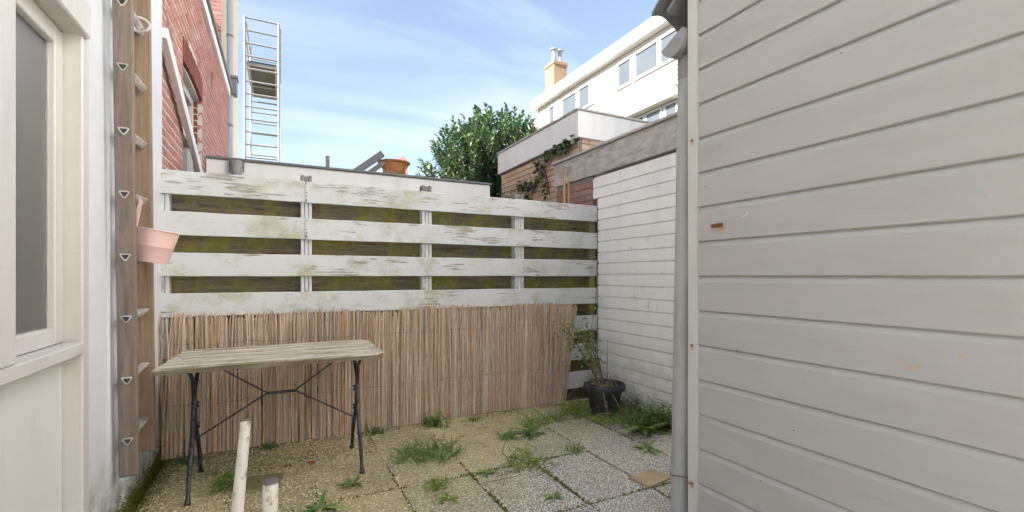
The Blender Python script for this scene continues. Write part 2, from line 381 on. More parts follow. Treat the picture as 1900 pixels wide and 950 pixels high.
s = NT('far_glass'); c = s.mix(s.noise(0.7, 3), (0.045, 0.055, 0.065), (0.075, 0.088, 0.098))
reg('far_glass', s.fin(c, 0.05, 0.0, 1.0))
s = NT('curtain_white'); reg('curtain_white', s.fin((0.72, 0.70, 0.66), 0.9))
s = NT('curtain_grey')
c = s.mix(s.ramp(s.noise(1, 3, 0.5, s.map((1, 24, 0.2))), [(0.35, 0.0), (0.65, 1.0)]), (0.60, 0.57, 0.535), (0.95, 0.92, 0.875))  # noise bands put the light and shade of the pleats into the colour
reg('curtain_grey', s.fin(c, 0.9))
s = NT('clear_glass')
gl = s.n.new('ShaderNodeBsdfGlossy'); gl.inputs['Roughness'].default_value = 0.35
tp = s.n.new('ShaderNodeBsdfTransparent'); tp.inputs[0].default_value = (0.98, 0.975, 0.965, 1)
fr = s.n.new('ShaderNodeFresnel'); fr.inputs[0].default_value = 1.35
ms = s.n.new('ShaderNodeMixShader'); s.lk(fr.outputs[0], ms.inputs[0]); s.lk(tp.outputs[0], ms.inputs[1]); s.lk(gl.outputs[0], ms.inputs[2])
s.lk(ms.outputs[0], s.n['Material Output'].inputs['Surface']); reg('clear_glass', s.m)
s = NT('post_enamel')
c = s.mix(s.ramp(s.noise(28, 6, 0.75), [(0.56, 0.0), (0.64, 1.0)]), (0.62, 0.60, 0.54), (0.22, 0.21, 0.15))
c = s.mix(s.ramp(s.noise(10, 5, 0.7), [(0.5, 0.0), (0.8, 0.6)]), c, (0.45, 0.36, 0.27))
reg('post_enamel', s.fin(c, 0.5))
s = NT('rusty_cap'); reg('rusty_cap', s.fin(s.mix(s.noise(50, 5), (0.06, 0.06, 0.07), (0.20, 0.15, 0.13)), 0.6))

# ------------------------------------------------------------------ mesh helpers
class MB:
    def __init__(s): s.v = []; s.f = []
    def add(s, vs, fs):
        o = len(s.v); s.v += [tuple(q) for q in vs]; s.f += [tuple(i + o for i in f) for f in fs]
    def box(s, x0, x1, y0, y1, z0, z1):
        s.add([(x0, y0, z0), (x1, y0, z0), (x1, y1, z0), (x0, y1, z0), (x0, y0, z1), (x1, y0, z1), (x1, y1, z1), (x0, y1, z1)],
              [(0, 3, 2, 1), (4, 5, 6, 7), (0, 1, 5, 4), (1, 2, 6, 5), (2, 3, 7, 6), (3, 0, 4, 7)])
        return s
    def prism(s, pts, axis, a0, a1, segs=1, jit=0.0):
        n = len(pts); vs = []; fs = []
        for k in range(segs + 1):
            a = a0 + (a1 - a0) * k / segs
            for i, (p, q) in enumerate(pts):
                if jit and 0 < k < segs: q2 = q + jit * mnoise.noise((a * 5.1 + i * 0.01, q * 9, p * 3)); 
                else: q2 = q
                vs.append((p, a, q2) if axis == 'y' else (a, p, q2) if axis == 'x' else (p, q2, a))
        for k in range(segs):
            for i in range(n):
                j = (i + 1) % n
                fs.append((k * n + i, k * n + j, (k + 1) * n + j, (k + 1) * n + i))
        fs.append(tuple(range(n))); fs.append(tuple(segs * n + i for i in reversed(range(n))))
        s.add(vs, fs); return s
    def ring_prism(s, outer, inner, axis, a0, a1):     # a hollow extrusion
        n = len(outer); vs = []
        for a in (a0, a1):
            for ring in (outer, inner):
                for (p, q) in ring: vs.append((p, a, q) if axis == 'y' else (a, p, q) if axis == 'x' else (p, q, a))
        fs = []
        for i in range(n):
            j = (i + 1) % n
            fs += [(i, j, 2 * n + j, 2 * n + i), (n + i, 3 * n + i, 3 * n + j, n + j), (i, n + i, n + j, j), (2 * n + i, 2 * n + j, 3 * n + j, 3 * n + i)]
        s.add(vs, fs); return s
    def tube(s, path, rad, n=8, cap=True):
        path = [Vector(p) for p in path]
        if not isinstance(rad, (list, tuple)): rad = [rad] * len(path)
        vs = []; fs = []; up = Vector((0, 0, 1))
        prev = None
        for k, p in enumerate(path):
            d = (path[min(k + 1, len(path) - 1)] - path[max(k - 1, 0)]).normalized()
            if prev is None:
                u = d.cross(up if abs(d.z) < 0.9 else Vector((1, 0, 0))).normalized()
            else:
                u = (prev - d * prev.dot(d)).normalized()
            prev = u; v = d.cross(u)
            for i in range(n):
                t = 2 * math.pi * i / n
                vs.append(p + (u * math.cos(t) + v * math.sin(t)) * rad[k])
        for k in range(len(path) - 1):
            for i in range(n):
                j = (i + 1) % n
                fs.append((k * n + i, k * n + j, (k + 1) * n + j, (k + 1) * n + i))
        if cap:
            fs.append(tuple(reversed(range(n)))); fs.append(tuple((len(path) - 1) * n + i for i in range(n)))
        s.add(vs, fs); return s
    def lathe(s, prof, c=(0, 0, 0), n=28):
        vs = []; fs = []; c = Vector(c)
        for (r, z) in prof:
            for i in range(n):
                t = 2 * math.pi * i / n
                vs.append(c + Vector((r * math.cos(t), r * math.sin(t), z)))
        for k in range(len(prof) - 1):
            for i in range(n):
                j = (i + 1) % n
                fs.append((k * n + i, k * n + j, (k + 1) * n + j, (k + 1) * n + i))
        fs.append(tuple(reversed(range(n)))); fs.append(tuple((len(prof) - 1) * n + i for i in range(n)))
        s.add(vs, fs); return s
    def leaf(s, p, d, L, W, bend=0.3, fold=0.25, roll=None):
        p = Vector(p); d = Vector(d).normalized()
        side = d.cross(Vector((0, 0, 1)))
        if side.length < 0.05: side = Vector((1, 0, 0))
        side.normalize()
        if roll is not None: side = (Matrix.Rotation(roll, 3, d) @ side)
        up = side.cross(d).normalized()
        def at(t): return p + d * (L * t) - up * (bend * L * t * t)
        vs = [p]
        for t, wv in ((0.35, 0.5), (0.72, 0.42)):
            m = at(t)
            vs += [m + side * W * wv + up * fold * W * 0.5, m, m - side * W * wv + up * fold * W * 0.5]
        vs.append(at(1.0))
        s.add(vs, [(0, 2, 1), (0, 3, 2), (1, 2, 5, 4), (2, 3, 6, 5), (4, 5, 7), (5, 6, 7)])
        return s
    def blade(s, p, d, L, W, droop=0.4):
        p = Vector(p); d = Vector(d).normalized()
        side = d.cross(Vector((rnd.uniform(-1, 1), rnd.uniform(-1, 1), 0.2)))
        if side.length < 0.05: side = Vector((1, 0, 0))
        side.normalize()
        vs = []
        h = Vector((d.x, d.y, 0))
        for t, wv in ((0, 0.6), (0.4, 1.0), (0.75, 0.7), (1, 0.05)):
            m = p + d * L * t + h * (droop * L * t * t) - Vector((0, 0, droop * L * 0.6 * t * t * t))
            vs += [m - side * W * wv / 2, m + side * W * wv / 2]
        s.add(vs, [(0, 1, 3, 2), (2, 3, 5, 4), (4, 5, 7, 6)]); return s

ORG = {}
def mesh_of(mb, name, mat, org=(0, 0, 0), bevel=0.0, smooth=False, recalc=True):
    me = bpy.data.meshes.new(name)
    me.from_pydata([(x - org[0], y - org[1], z - org[2]) for x, y, z in mb.v], [], mb.f)
    bm = bmesh.new(); bm.from_mesh(me)
    if recalc: bmesh.ops.recalc_face_normals(bm, faces=bm.faces)
    if bevel:
        es = [e for e in bm.edges if len(e.link_faces) == 2 and e.calc_face_angle(0) > 0.6]
        bmesh.ops.bevel(bm, geom=es, offset=bevel, segments=1, affect='EDGES', clamp_overlap=True)
    bm.to_mesh(me); bm.free()
    if smooth:
        for p in me.polygons: p.use_smooth = True
        me.set_sharp_from_angle(angle=R(40))
    me.materials.append(MAT[mat])
    return me
def tag(o, label=None, cat=None, group=None, kind=None):
    if label: o['label'] = label
    if cat: o['category'] = cat
    if group: o['group'] = group
    if kind: o['kind'] = kind
    return o
def root(name, loc, label=None, cat=None, group=None, kind=None):
    o = bpy.data.objects.new(name, None); C.objects.link(o); o.location = loc; o.empty_display_size = 0.1
    ORG[o.name] = Vector(loc)
    return tag(o, label, cat, group, kind)
def part(mb, name, mat, parent=None, org=None, **k):
    og = ORG[parent.name] if parent else Vector(org or (0, 0, 0))
    o = bpy.data.objects.new(name, mesh_of(mb, name, mat, og, **k)); C.objects.link(o)
    if parent: o.parent = parent
    else: o.location = og
    ORG[o.name] = og
    return o
def piece(me, name, parent, loc, rot=None, scale=None):
    o = bpy.data.objects.new(name, me); C.objects.link(o); o.parent = parent
    o.location = Vector(loc) - ORG[parent.name]
    if rot: o.rotation_euler = rot
    if scale: o.scale = scale
    return o
def bx(*a): return MB().box(*a)

# brickwork: facing plane given by axis ('x': plane x=c facing sgn, runs along y; 'y': plane y=c, runs along x)
def brick_meshes(mat, L=0.21, H=0.052, D=0.05, n=3):
    out = []
    for k in range(n):
        b = MB(); j = lambda: rnd.uniform(-0.002, 0.002)
        x, y, z = D / 2, L / 2, H / 2
        b.add([(sx * x + j(), sy * y + j(), sz * z + j()) for sx, sy, sz in ((-1,-1,-1),(1,-1,-1),(1,1,-1),(-1,1,-1),(-1,-1,1),(1,-1,1),(1,1,1),(-1,1,1))],
              [(0, 3, 2, 1), (4, 5, 6, 7), (0, 1, 5, 4), (1, 2, 6, 5), (2, 3, 7, 6), (3, 0, 4, 7)])
        out.append(mesh_of(b, 'brick', mat, bevel=0.0025))
    return out
def lay_bricks(parent, axis, c, a0, a1, z0, z1, mat, ok, limit, joint=0.011, L=0.21, H=0.052, D=0.05, dist=None, rest='brickwork'):
    ms = brick_meshes(mat, L, H, D)
    spots = []
    z = z0; row = 0
    while z + H < z1 + 0.001:
        q = a0 - (L + joint) / 2 * (row % 2)
        while q < a1 - 0.02:
            s0, s1 = max(q, a0), min(q + L, a1)
            if s1 - s0 > 0.03:
                for (u0, u1) in ok(s0, s1, z, z + H):
                    if u1 - u0 > 0.025: spots.append((u0, u1, z))
            q += L + joint
        z += H + joint; row += 1
    if dist: spots.sort(key=dist)
    for k, (u0, u1, zb) in enumerate(spots[:limit]):
        m = (u0 + u1) / 2; dx = rnd.uniform(-0.0015, 0.0015)
        sc = (1, (u1 - u0) / L, 1)
        if axis == 'x': piece(ms[k % 3], 'brick', parent, (c + dx, m, zb + H / 2), None, sc)
        else: piece(ms[k % 3], 'brick', parent, (m, c + dx, zb + H / 2), (0, 0, R(90)), sc)
    if len(spots) > limit:
        b = MB()
        for (u0, u1, zb) in spots[limit:]:
            dx = rnd.uniform(-0.0012, 0.0012)
            if axis == 'x': b.box(c - D / 2 + dx, c + D / 2 + dx, u0, u1, zb, zb + H)
            else: b.box(u0, u1, c - D / 2 + dx, c + D / 2 + dx, zb, zb + H)
        tag(part(b, rest, mat + '_island', parent), kind='stuff')
def whole(s0, s1, z0, z1): return [(s0, s1)]

# ------------------------------------------------------------------ ground and paving
g = tag(part(bx(-300, 300, -300, 300, -0.5, -0.06), 'ground', 'ground_far'), kind='structure')
pv = root('paving', (1.0, 1.3, 0), kind='structure')
part(bx(-0.66, 2.72, -6.0, 3.60, -0.058, -0.009), 'bedding', 'soil', pv)
PX, PY, GX, GY = 1.392, 1.90, 0.408, 0.60
tile_ms = []
for k in range(4):
    b = MB(); n = 6; m = 8
    hx, hy = 0.2005, 0.2965
    b.box(-hx, hx, -hy, hy, -0.04, 0.0)
    tile_ms.append(mesh_of(b, 'tile', 'aggregate', bevel=0.005))
xs = [PX + GX * k for k in range(-6, 5)]
ys = [PY + GY * k for k in range(-13, 4)]
for x in xs:
    for y in ys:
        x0, x1, y0, y1 = x, x + GX, y, y + GY
        cx0, cx1, cy0, cy1 = max(x0, -0.66), min(x1, 2.66), y0, min(y1, 3.58)
        if cx1 - cx0 < 0.06 or cy1 - cy0 < 0.06: continue
        if abs(x - (PX + GX)) < 0.01 and abs(y - (PY)) < 0.01 : pass
        piece(tile_ms[rnd.randrange(4)], 'tile', pv, ((cx0 + cx1) / 2, (cy0 + cy1) / 2, rnd.uniform(-0.003, 0.003)),
              (rnd.uniform(-0.006, 0.006), rnd.uniform(-0.006, 0.006), rnd.uniform(-0.006, 0.006)),
              ((cx1 - cx0) / GX, (cy1 - cy0) / GY, 1))

# plain slabs that replace corners of the aggregate
for nm, mt, cx, cy, sx, sy, rz, lab in (('paving_slab', 'plain_slab', 1.87, 1.985, 0.20, 0.15, 0.15, 'small sandy-coloured smooth slab lying beside the grey downpipe'),
                                       ('paving_slab', 'mossy_slab', -0.12, 2.90, 0.24, 0.20, -0.1, 'small moss-stained smooth slab under the table')):
    b = bx(-sx / 2, sx / 2, -sy / 2, sy / 2, -0.01, 0.012)
    o = part(b, nm, mt, bevel=0.004); o.location = (cx, cy, 0.0); o.rotation_euler = (0, 0, rz)
    tag(o, lab, 'slab')

# ------------------------------------------------------------------ house on the left
hs = root('house', (-0.69, 0.5, 0), 'white plastered house with cream window frame beside the wooden ladder', 'house')
XW = -0.69
b = bx(-7.0, XW, 2.31, 3.62, 0, 7.6)  # height above the view raised to shade the extension from the sun
part(b, 'plaster_wall', 'plaster', hs)
part(bx(-7.0, XW - 0.012, -0.6, 2.298, 2.18, 5.0), 'upper_wall', 'panel_paint', hs)  # unseen part kept low and short so sunlight passes over it
part(bx(-7.0, XW - 0.012, -0.6, 0.0, 0.0, 2.178), 'side_wall', 'panel_paint', hs)
part(bx(XW - 0.02, XW + 0.012, 2.62, 3.615, 0.0, 7.5), 'pilaster', 'plaster', hs)
b = MB(); b.prism([(-7.2, 7.602), (-0.62, 7.602), (-0.62, 7.7), (-7.2, 7.8)], 'y', 2.28, 3.62); part(b, 'roof', 'slate', hs)
part(bx(-7.2, -0.64, -0.65, 2.298, 5.003, 5.09), 'flat_roof', 'slate', hs)
part(bx(-3.0, XW - 0.024, 0.002, 2.236, 0.0, 0.858), 'sill_panel', 'panel_paint', hs, bevel=0.003)
part(bx(XW - 0.20, -0.658, 2.24, 2.306, 0.0, 2.176), 'corner_post', 'frame_paint', hs, bevel=0.005)
part(bx(XW - 0.02, XW + 0.008, 2.24, 2.306, 2.18, 4.95), 'corner_strip', 'frame_paint', hs, bevel=0.004)
part(bx(XW - 0.16, -0.652, 0.0, 2.238, 0.860, 0.905), 'sill', 'frame_paint', hs, bevel=0.005)
part(bx(XW - 0.16, -0.642, -0.05, 2.27, 2.04, 2.175), 'head_board', 'frame_paint', hs, bevel=0.006)
part(bx(XW - 0.10, -0.648, 1.62, 1.735, 0.907, 2.038), 'mullion', 'frame_paint', hs, bevel=0.005)
for y0, y1 in ((0.02, 1.615), (1.74, 2.237)):
    wd = root('window', (XW - 0.06, y0, 0.91)); wd.parent = hs; wd.location = Vector((XW - 0.06, y0, 0.91)) - ORG[hs.name]
    b = MB()
    x0, x1 = XW - 0.075, XW - 0.022
    zl, zh = 0.907, 2.037
    b.box(x0, x1, y0, y0 + 0.05, zl, zh); b.box(x0, x1, y1 - 0.065, y1, zl, zh)
    b.box(x0, x1, y0 + 0.051, y1 - 0.066, zl, zl + 0.06); b.box(x0, x1, y0 + 0.051, y1 - 0.066, zh - 0.065, zh)
    part(b, 'frame', 'frame_paint', wd, bevel=0.004)
    part(bx(XW - 0.050, XW - 0.044, y0 + 0.049, y1 - 0.064, zl + 0.059, zh - 0.064), 'pane', 'clear_glass', wd)
# a folded curtain behind the panes
b = MB(); pts = []
n = 190
for i in range(n + 1):
    y = 0.0 + 2.23 * i / n
    pts.append((XW - 0.095 + 0.020 * math.sin(y * 62) + 0.007 * math.sin(y * 141), y))
vs_ = [(x, y, z) for z in (0.9, 2.04) for x, y in pts]
b.add(vs_, [(i, i + 1, n + 2 + i, n + 1 + i) for i in range(n)])
tag(part(b, 'curtain', 'curtain_grey', org=(XW - 0.13, 1.0, 0.93), smooth=True), 'pale grey pleated curtain hanging behind the window pane', 'curtain')

# mossy foot of the wall
b = MB()
for k in range(5200):
    y = rnd.uniform(2.2, 3.58); h = abs(rnd.gauss(0, 0.045)); off = abs(rnd.gauss(0, 0.05))
    if rnd.random() < 0.55: p = (XW + 0.016 + rnd.uniform(0, 0.012), y, h)
    else: p = (XW + 0.02 + off, y, 0.004)
    r = rnd.uniform(0.002, 0.006)
    d = Vector((rnd.uniform(0.2, 1), rnd.uniform(-1, 1), rnd.uniform(0, 1)))
    b.leaf(p, d, r * 2.2, r * 1.6, 0.4)
tag(part(b, 'wall_moss', 'moss', org=(XW, 2.9, 0), recalc=False), 'green moss creeping up the foot of the white wall', 'moss', kind='stuff')

# ------------------------------------------------------------------ slatted fence
FY = 3.57
fe = root('fence', (1.0, FY, 0), 'white flaking slatted garden fence across the back of the yard', 'fence')
PITCH, BH = 0.2605, 0.151
tops = [1.82 - PITCH * k for k in range(7)]
def board(x0, x1, zt, y0, y1, h, mat, name, jz=0.003):
    z0 = zt - h
    b = MB(); b.prism([(y0, z0), (y1, z0), (y1, zt), (y0, zt)], 'x', x0, x1, max(2, int((x1 - x0) / 0.09)), jz)
    return part(b, name, mat, fe, bevel=0.003)
for k, zt in enumerate(tops):
    if k in (0, 1):
        board(-0.705, 0.151, zt + 0.002, FY, FY + 0.02, BH, 'fence_paint', 'slat'); board(0.157, 2.697, zt - 0.001, FY, FY + 0.02, BH, 'fence_paint', 'slat')
    else:
        board(-0.705, 2.697, zt, FY, FY + 0.02, BH, 'fence_paint', 'slat')
for k in range(7):
    zt = tops[k] - BH + 0.045
    board(-0.70, 1.06, zt, FY + 0.105, FY + 0.125, PITCH - BH + 0.085, 'mossy_board', 'back_slat', 0.004)
    board(1.066, 2.69, zt - 0.003, FY + 0.105, FY + 0.125, PITCH - BH + 0.085, 'mossy_board', 'back_slat', 0.004)
for x0, x1, zt in ((-0.71, -0.636, 1.80), (0.122, 0.197, 1.868), (0.998, 1.08, 1.872), (1.826, 1.918, 1.868)):
    p = root('post', ((x0 + x1) / 2, FY + 0.06, 0)); p.parent = fe; p.location = Vector(((x0 + x1) / 2, FY + 0.06, 0)) - ORG[fe.name]
    wv = (x1 - x0) / 3
    for i in range(3):
        b = bx(x0 + wv * i + 0.0015, x0 + wv * (i + 1) - 0.0015, FY + 0.022, FY + 0.10, 0, zt - 0.055 - 0.004 * (i % 2))
        part(b, 'lath', 'post_paint', p, bevel=0.003)
        b = bx(x0 + wv * i + 0.0015, x0 + wv * (i + 1) - 0.0015, FY + 0.022, FY + 0.10, zt - 0.0545 - 0.004 * (i % 2), zt - 0.005 * (i % 2))
        part(b, 'lath_end', 'grey_timber', p, bevel=0.004)
b = bx(2.625, 2.69, FY + 0.022, FY + 0.10, 0, 1.80); part(b, 'end_post', 'mossy_board', fe, bevel=0.003)
# locking plate at the board joint
for zt in tops[:2]:
    hp = part(bx(0.148, 0.172, FY - 0.006, FY - 0.001, zt - 0.135, zt - 0.03), 'plate', 'post_paint', fe, bevel=0.002)
    for dz in (0.05, 0.075, 0.1):
        part(MB().tube([(0.160, FY - 0.010, zt - 0.03 - dz), (0.160, FY - 0.006, zt - 0.03 - dz)], 0.0045, 8), 'screw', 'rust', hp)

# ------------------------------------------------------------------ reed mat in front of the fence
mat_ = root('reed_screen', (0.95, 3.53, 0), 'brown reed screen tied along the foot of the white fence', 'reed screen')
reed_ms = []
for k in range(6):
    b = MB(); r = (0.0030, 0.0036, 0.0042, 0.0050, 0.0033, 0.0045)[k]
    L = 0.90
    path = [(0.004 * math.sin(t * 5 + k), 0.002 * math.sin(t * 9 + k * 2), t * L) for t in (0, 0.33, 0.66, 1)]
    b.tube(path, [r * 1.05, r, r * 0.95, r * 0.9], 6)
    reed_ms.append(mesh_of(b, 'reed', 'reed', smooth=True))
N = 300; X0, X1 = -0.635, 2.43
def reed_at(f):
    x = X0 + (X1 - X0) * f + rnd.uniform(-0.004, 0.004)
    h = 0.895 + 0.010 * math.sin(x * 7) + (rnd.uniform(-0.02, 0.014) if rnd.random() < 0.8 else rnd.uniform(-0.09, 0.025))
    lean = rnd.gauss(0.0, 0.014)
    if f > 0.88: lean += (f - 0.88) * 1.4
    if f < 0.03: lean += 0.05 - f
    y = -0.010 * math.sin(x * 3.1) - 0.03 * max(0, f - 0.75)
    foot = x - (0.45 * lean if f <= 0.88 else lean * 0.9)
    return x, y, h, lean, foot
for i in range(N):
    x, y, h, lean, foot = reed_at(i / (N - 1))
    piece(rnd.choice(reed_ms), 'reed', mat_, (foot, 3.526 + y + rnd.uniform(-0.006, 0.004), 0.005 + rnd.uniform(0, 0.01)), (rnd.gauss(0, 0.006), lean, rnd.uniform(0, 6)), (1, 1, h / 0.90))
b = MB()
for layer, (yy, cnt, mm) in enumerate(((3.5265, 330, 1.0), (3.534, 330, 1.0), (3.543, 300, 1.0))):
    for i in range(cnt):
        x, y, h, lean, foot = reed_at((i + 0.5) / cnt)
        h -= 0.012 * layer; yq = yy + y + rnd.uniform(-0.004, 0.003); tw = rnd.uniform(-0.004, 0.004)
        b.tube([(foot, yq, 0.004), ((foot + x) / 2 + tw, yq, h / 2), (foot + lean * h, yq, h)], rnd.uniform(0.0034, 0.0056), 5)
tag(part(b, 'reed_backing', 'reed_back', mat_, smooth=True), kind='stuff')
for z in (0.33, 0.715):
    path = [(X0 + (X1 - X0 - 0.03) * i / 60, 3.5155 - 0.010 * math.sin((X0 + (X1 - X0) * i / 60) * 3.1) - 0.03 * max(0, i / 60 - 0.75), z + 0.006 * math.sin(i * 0.9) + 0.004 * math.sin(i * 2.3)) for i in range(61)]
    part(MB().tube(path, 0.0011, 5), 'binding_wire', 'wire', mat_)
# two loose reeds that have slipped out at the left end
for x, l in ((-0.665, 0.10), (-0.645, -0.04)):
    o = bpy.data.objects.new('reed', reed_ms[2]); C.objects.link(o); o.location = (x, 3.515, 0.01); o.rotation_euler = (0, l * 0.6, 0); o.parent = mat_; o.location = Vector((x, 3.515, 0.01)) - ORG[mat_.name]

# ------------------------------------------------------------------ wooden ladder on the house wall
LB = Vector((-0.62, 2.66, 0.24))
ld = root('ladder', LB, 'weathered wooden ladder with triangular metal rungs hung on the white wall', 'ladder')
for nm, y0, y1, mt, z0 in (('stile', 2.645, 2.675, 'ladder_near', 0.24), ('stile', 2.955, 2.985, 'ladder_far', 0.235)):
    b = MB(); b.prism([(-0.655, y0), (-0.585, y0), (-0.585, y1), (-0.655, y1)], 'z', z0, 2.95, 10)
    part(b, nm, mt, ld, bevel=0.005)
def tri(cx, cz, r, n=4, round_=0.28):
    pts = []
    corners = [(cx - r, cz + r * 0.62), (cx + r, cz + r * 0.62), (cx, cz - r * 0.95)]
    for i in range(3):
        p0 = Vector(corners[i - 1]); p = Vector(corners[i]); p1 = Vector(corners[(i + 1) % 3])
        a_ = p + (p0 - p) * round_; c_ = p + (p1 - p) * round_
        for k in range(n + 1):
            t = k / n
            q = a_ * (1 - t) ** 2 + p * 2 * t * (1 - t) + c_ * t * t
            pts.append((q.x, q.y))
    return pts
for k in range(9):
    z = 0.405 + 0.277 * k
    b = MB(); b.ring_prism(tri(-0.62, z, 0.0245), tri(-0.62, z, 0.0165), 'y', 2.639, 2.99)
    rg = part(b, 'rung', 'rung_metal', ld, smooth=True)
    b = MB(); b.prism(tri(-0.62, z, 0.0168), 'y', 2.6425, 2.65); part(b, 'rung_hole_shade', 'black_plastic', rg)  # black insert stands in for the dark shade inside the hollow rung
ld.rotation_euler = (R(2.5), 0, 0)
# cloth tie on an upper rung
b = MB(); b.tube([(-0.59 + 0.034 * math.cos(t), 2.72 + 0.01 * math.sin(t * 2), 2.33 + 0.034 * math.sin(t)) for t in [i * math.pi / 8 for i in range(17)]], 0.006, 6)
tag(part(b, 'tie', 'trim_paint', org=(-0.59, 2.72, 2.33), smooth=True), 'pale loop of tie wrapped on an upper ladder rung', 'tie')

# pink bucket on a rung
bk = root('bucket', (-0.525, 2.72, 1.36), 'small pink metal bucket hanging from a ladder rung', 'bucket')
b = MB()
b.lathe([(0.058, -0.147), (0.060, -0.148), (0.0715, -0.075), (0.0735, -0.072), (0.0725, -0.068), (0.083, 0.0), (0.088, 0.003), (0.086, 0.007), (0.081, 0.003), (0.0705, -0.07), (0.056, -0.143)], (-0.525, 2.72, 1.36), 40)
part(b, 'body', 'pink_enamel', bk, smooth=True)
b = MB(); px_ = -0.612
b.prism([(px_ - 0.008, 1.345), (px_ + 0.004, 1.345), (px_ + 0.004, 1.46), (px_ + 0.006, 1.49), (px_ - 0.01, 1.508), (px_ - 0.03, 1.50), (px_ - 0.03, 1.485), (px_ - 0.027, 1.485), (px_ - 0.026, 1.496), (px_ - 0.011, 1.503), (px_ - 0.006, 1.488), (px_ - 0.008, 1.46)], 'y', 2.711, 2.733)
part(b, 'hook', 'pink_enamel', bk)
bk.rotation_euler = (0, R(9), 0)

# ------------------------------------------------------------------ bistro table
TZ = 0.70
tb = root('table', (0.0, 3.05, 0), 'old bistro table with weathered white wooden top and black iron legs', 'table')
b = MB()
outl = []
def edge(p0, p1, n, amp):
    for i in range(n):
        t = i / n; x = p0[0] + (p1[0] - p0[0]) * t; y = p0[1] + (p1[1] - p0[1]) * t
        k = amp * mnoise.noise((x * 9, y * 9, 1.7)); outl.append((x + k * 0.6, y + k))
edge((-0.555, 2.748), (0.50, 2.74), 44, 0.010)
edge((0.50, 2.74), (0.545, 2.80), 3, 0.004)
edge((0.545, 2.80), (0.552, 3.36), 14, 0.005)
edge((0.552, 3.36), (0.52, 3.41), 3, 0.003)
edge((0.52, 3.41), (-0.53, 3.395), 36, 0.005)
edge((-0.53, 3.395), (-0.555, 2.748), 16, 0.005)
n = len(outl)
cx, cy = 0.0, 3.07
rings = [(1.0, TZ - 0.030), (1.0, TZ - 0.006), (0.985, TZ)]
vv = []
for sc, z in rings:
    for (x, y) in outl: vv.append((cx + (x - cx) * sc, cy + (y - cy) * sc, z + (0.003 * mnoise.noise((x * 7, y * 7, z * 3)))))
ff = [(k * n + i, k * n + (i + 1) % n, (k + 1) * n + (i + 1) % n, (k + 1) * n + i) for k in range(2) for i in range(n)]
ff += [tuple(reversed(range(n))), tuple(2 * n + i for i in range(n))]
b.add(vv, ff); part(b, 'table_top', 'table_paint', tb)
for y0, y1 in ((2.80, 2.83), (3.30, 3.33)): part(bx(-0.50, 0.50, y0, y1, TZ - 0.040, TZ - 0.0305), 'rail', 'cast_iron', tb)
for sx, ex in ((-0.42, -0.005), (0.42, 0.005)):
    lf = root('leg_frame', (sx, 3.03, 0)); lf.parent = tb; lf.location = Vector((sx, 3.03, 0)) - ORG[tb.name]
    for (yb, yt, fy) in ((2.80, 3.27, -1), (3.21, 2.83, 1)):
        ym = 3.02
        pth = [(sx, yb + fy * 0.02, 0.006), (sx, yb, 0.035), (sx, yb - fy * 0.030, 0.12), (sx, yb - fy * 0.10, 0.24), (sx + ex, ym + fy * 0.030, 0.32), (sx + ex, ym + fy * 0.012, 0.42), (sx + ex, ym - fy * 0.012, 0.53), (sx, ym - fy * 0.08, 0.605), (sx, yt, TZ - 0.036)]
        rr = [0.016, 0.010, 0.0105, 0.012, 0.0125, 0.012, 0.0115, 0.010, 0.009]
        part(MB().tube(pth, rr, 12), 'leg', 'cast_iron', lf, smooth=True)
    for z in (0.325, 0.345, 0.44, 0.46):
        part(MB().tube([(sx, 3.02, z - 0.005), (sx, 3.02, z + 0.005)], 0.022 if z < 0.4 else 0.019, 14), 'collar', 'cast_iron', lf, smooth=True)
Yr = 3.02
for sx in (-1, 1):
    part(MB().tube([(sx * 0.345, Yr, TZ - 0.035), (sx * 0.075, Yr, 0.475), (0.0 - sx * 0.005, Yr, 0.472)], 0.0045, 8), 'brace_rod', 'cast_iron', tb, smooth=True)
    part(MB().tube([(sx * 0.42, Yr, 0.26), (sx * 0.08, Yr + 0.008, 0.466), (0.0 - sx * 0.005, Yr + 0.008, 0.464)], 0.0045, 8), 'brace_rod', 'cast_iron', tb, smooth=True)
part(MB().tube([(-0.075, Yr + 0.004, 0.47), (0.075, Yr + 0.004, 0.47)], 0.008, 10), 'brace_bar', 'cast_iron', tb, smooth=True)

# ------------------------------------------------------------------ two short posts near the camera
def short_post(foot, top, r0, r1, lab):
    foot, top = Vector(foot), Vector(top)
    p = root('post', foot, lab, 'post', 'short metal posts in the foreground')
    d = (top - foot).normalized()
    part(MB().tube([foot, foot.lerp(top, 0.5), top], [r0, (r0 + r1) / 2, r1], 20), 'shaft', 'post_enamel', p, smooth=True)
    part(MB().tube([top + d * 0.0005, top + d * 0.006, top + d * 0.009], [r1 * 1.06, r1 * 1.06, r1 * 0.8], 20), 'end_cap', 'rusty_cap', p, smooth=True)
short_post((-0.155, 1.60, 0.0), (-0.109, 1.823, 0.65), 0.022, 0.0165, 'taller pale metal post leaning back in front of the table')
short_post((-0.032, 1.285, 0.0), (-0.024, 1.295, 0.635), 0.020, 0.0175, 'shorter chipped white metal post at the bottom of the picture')

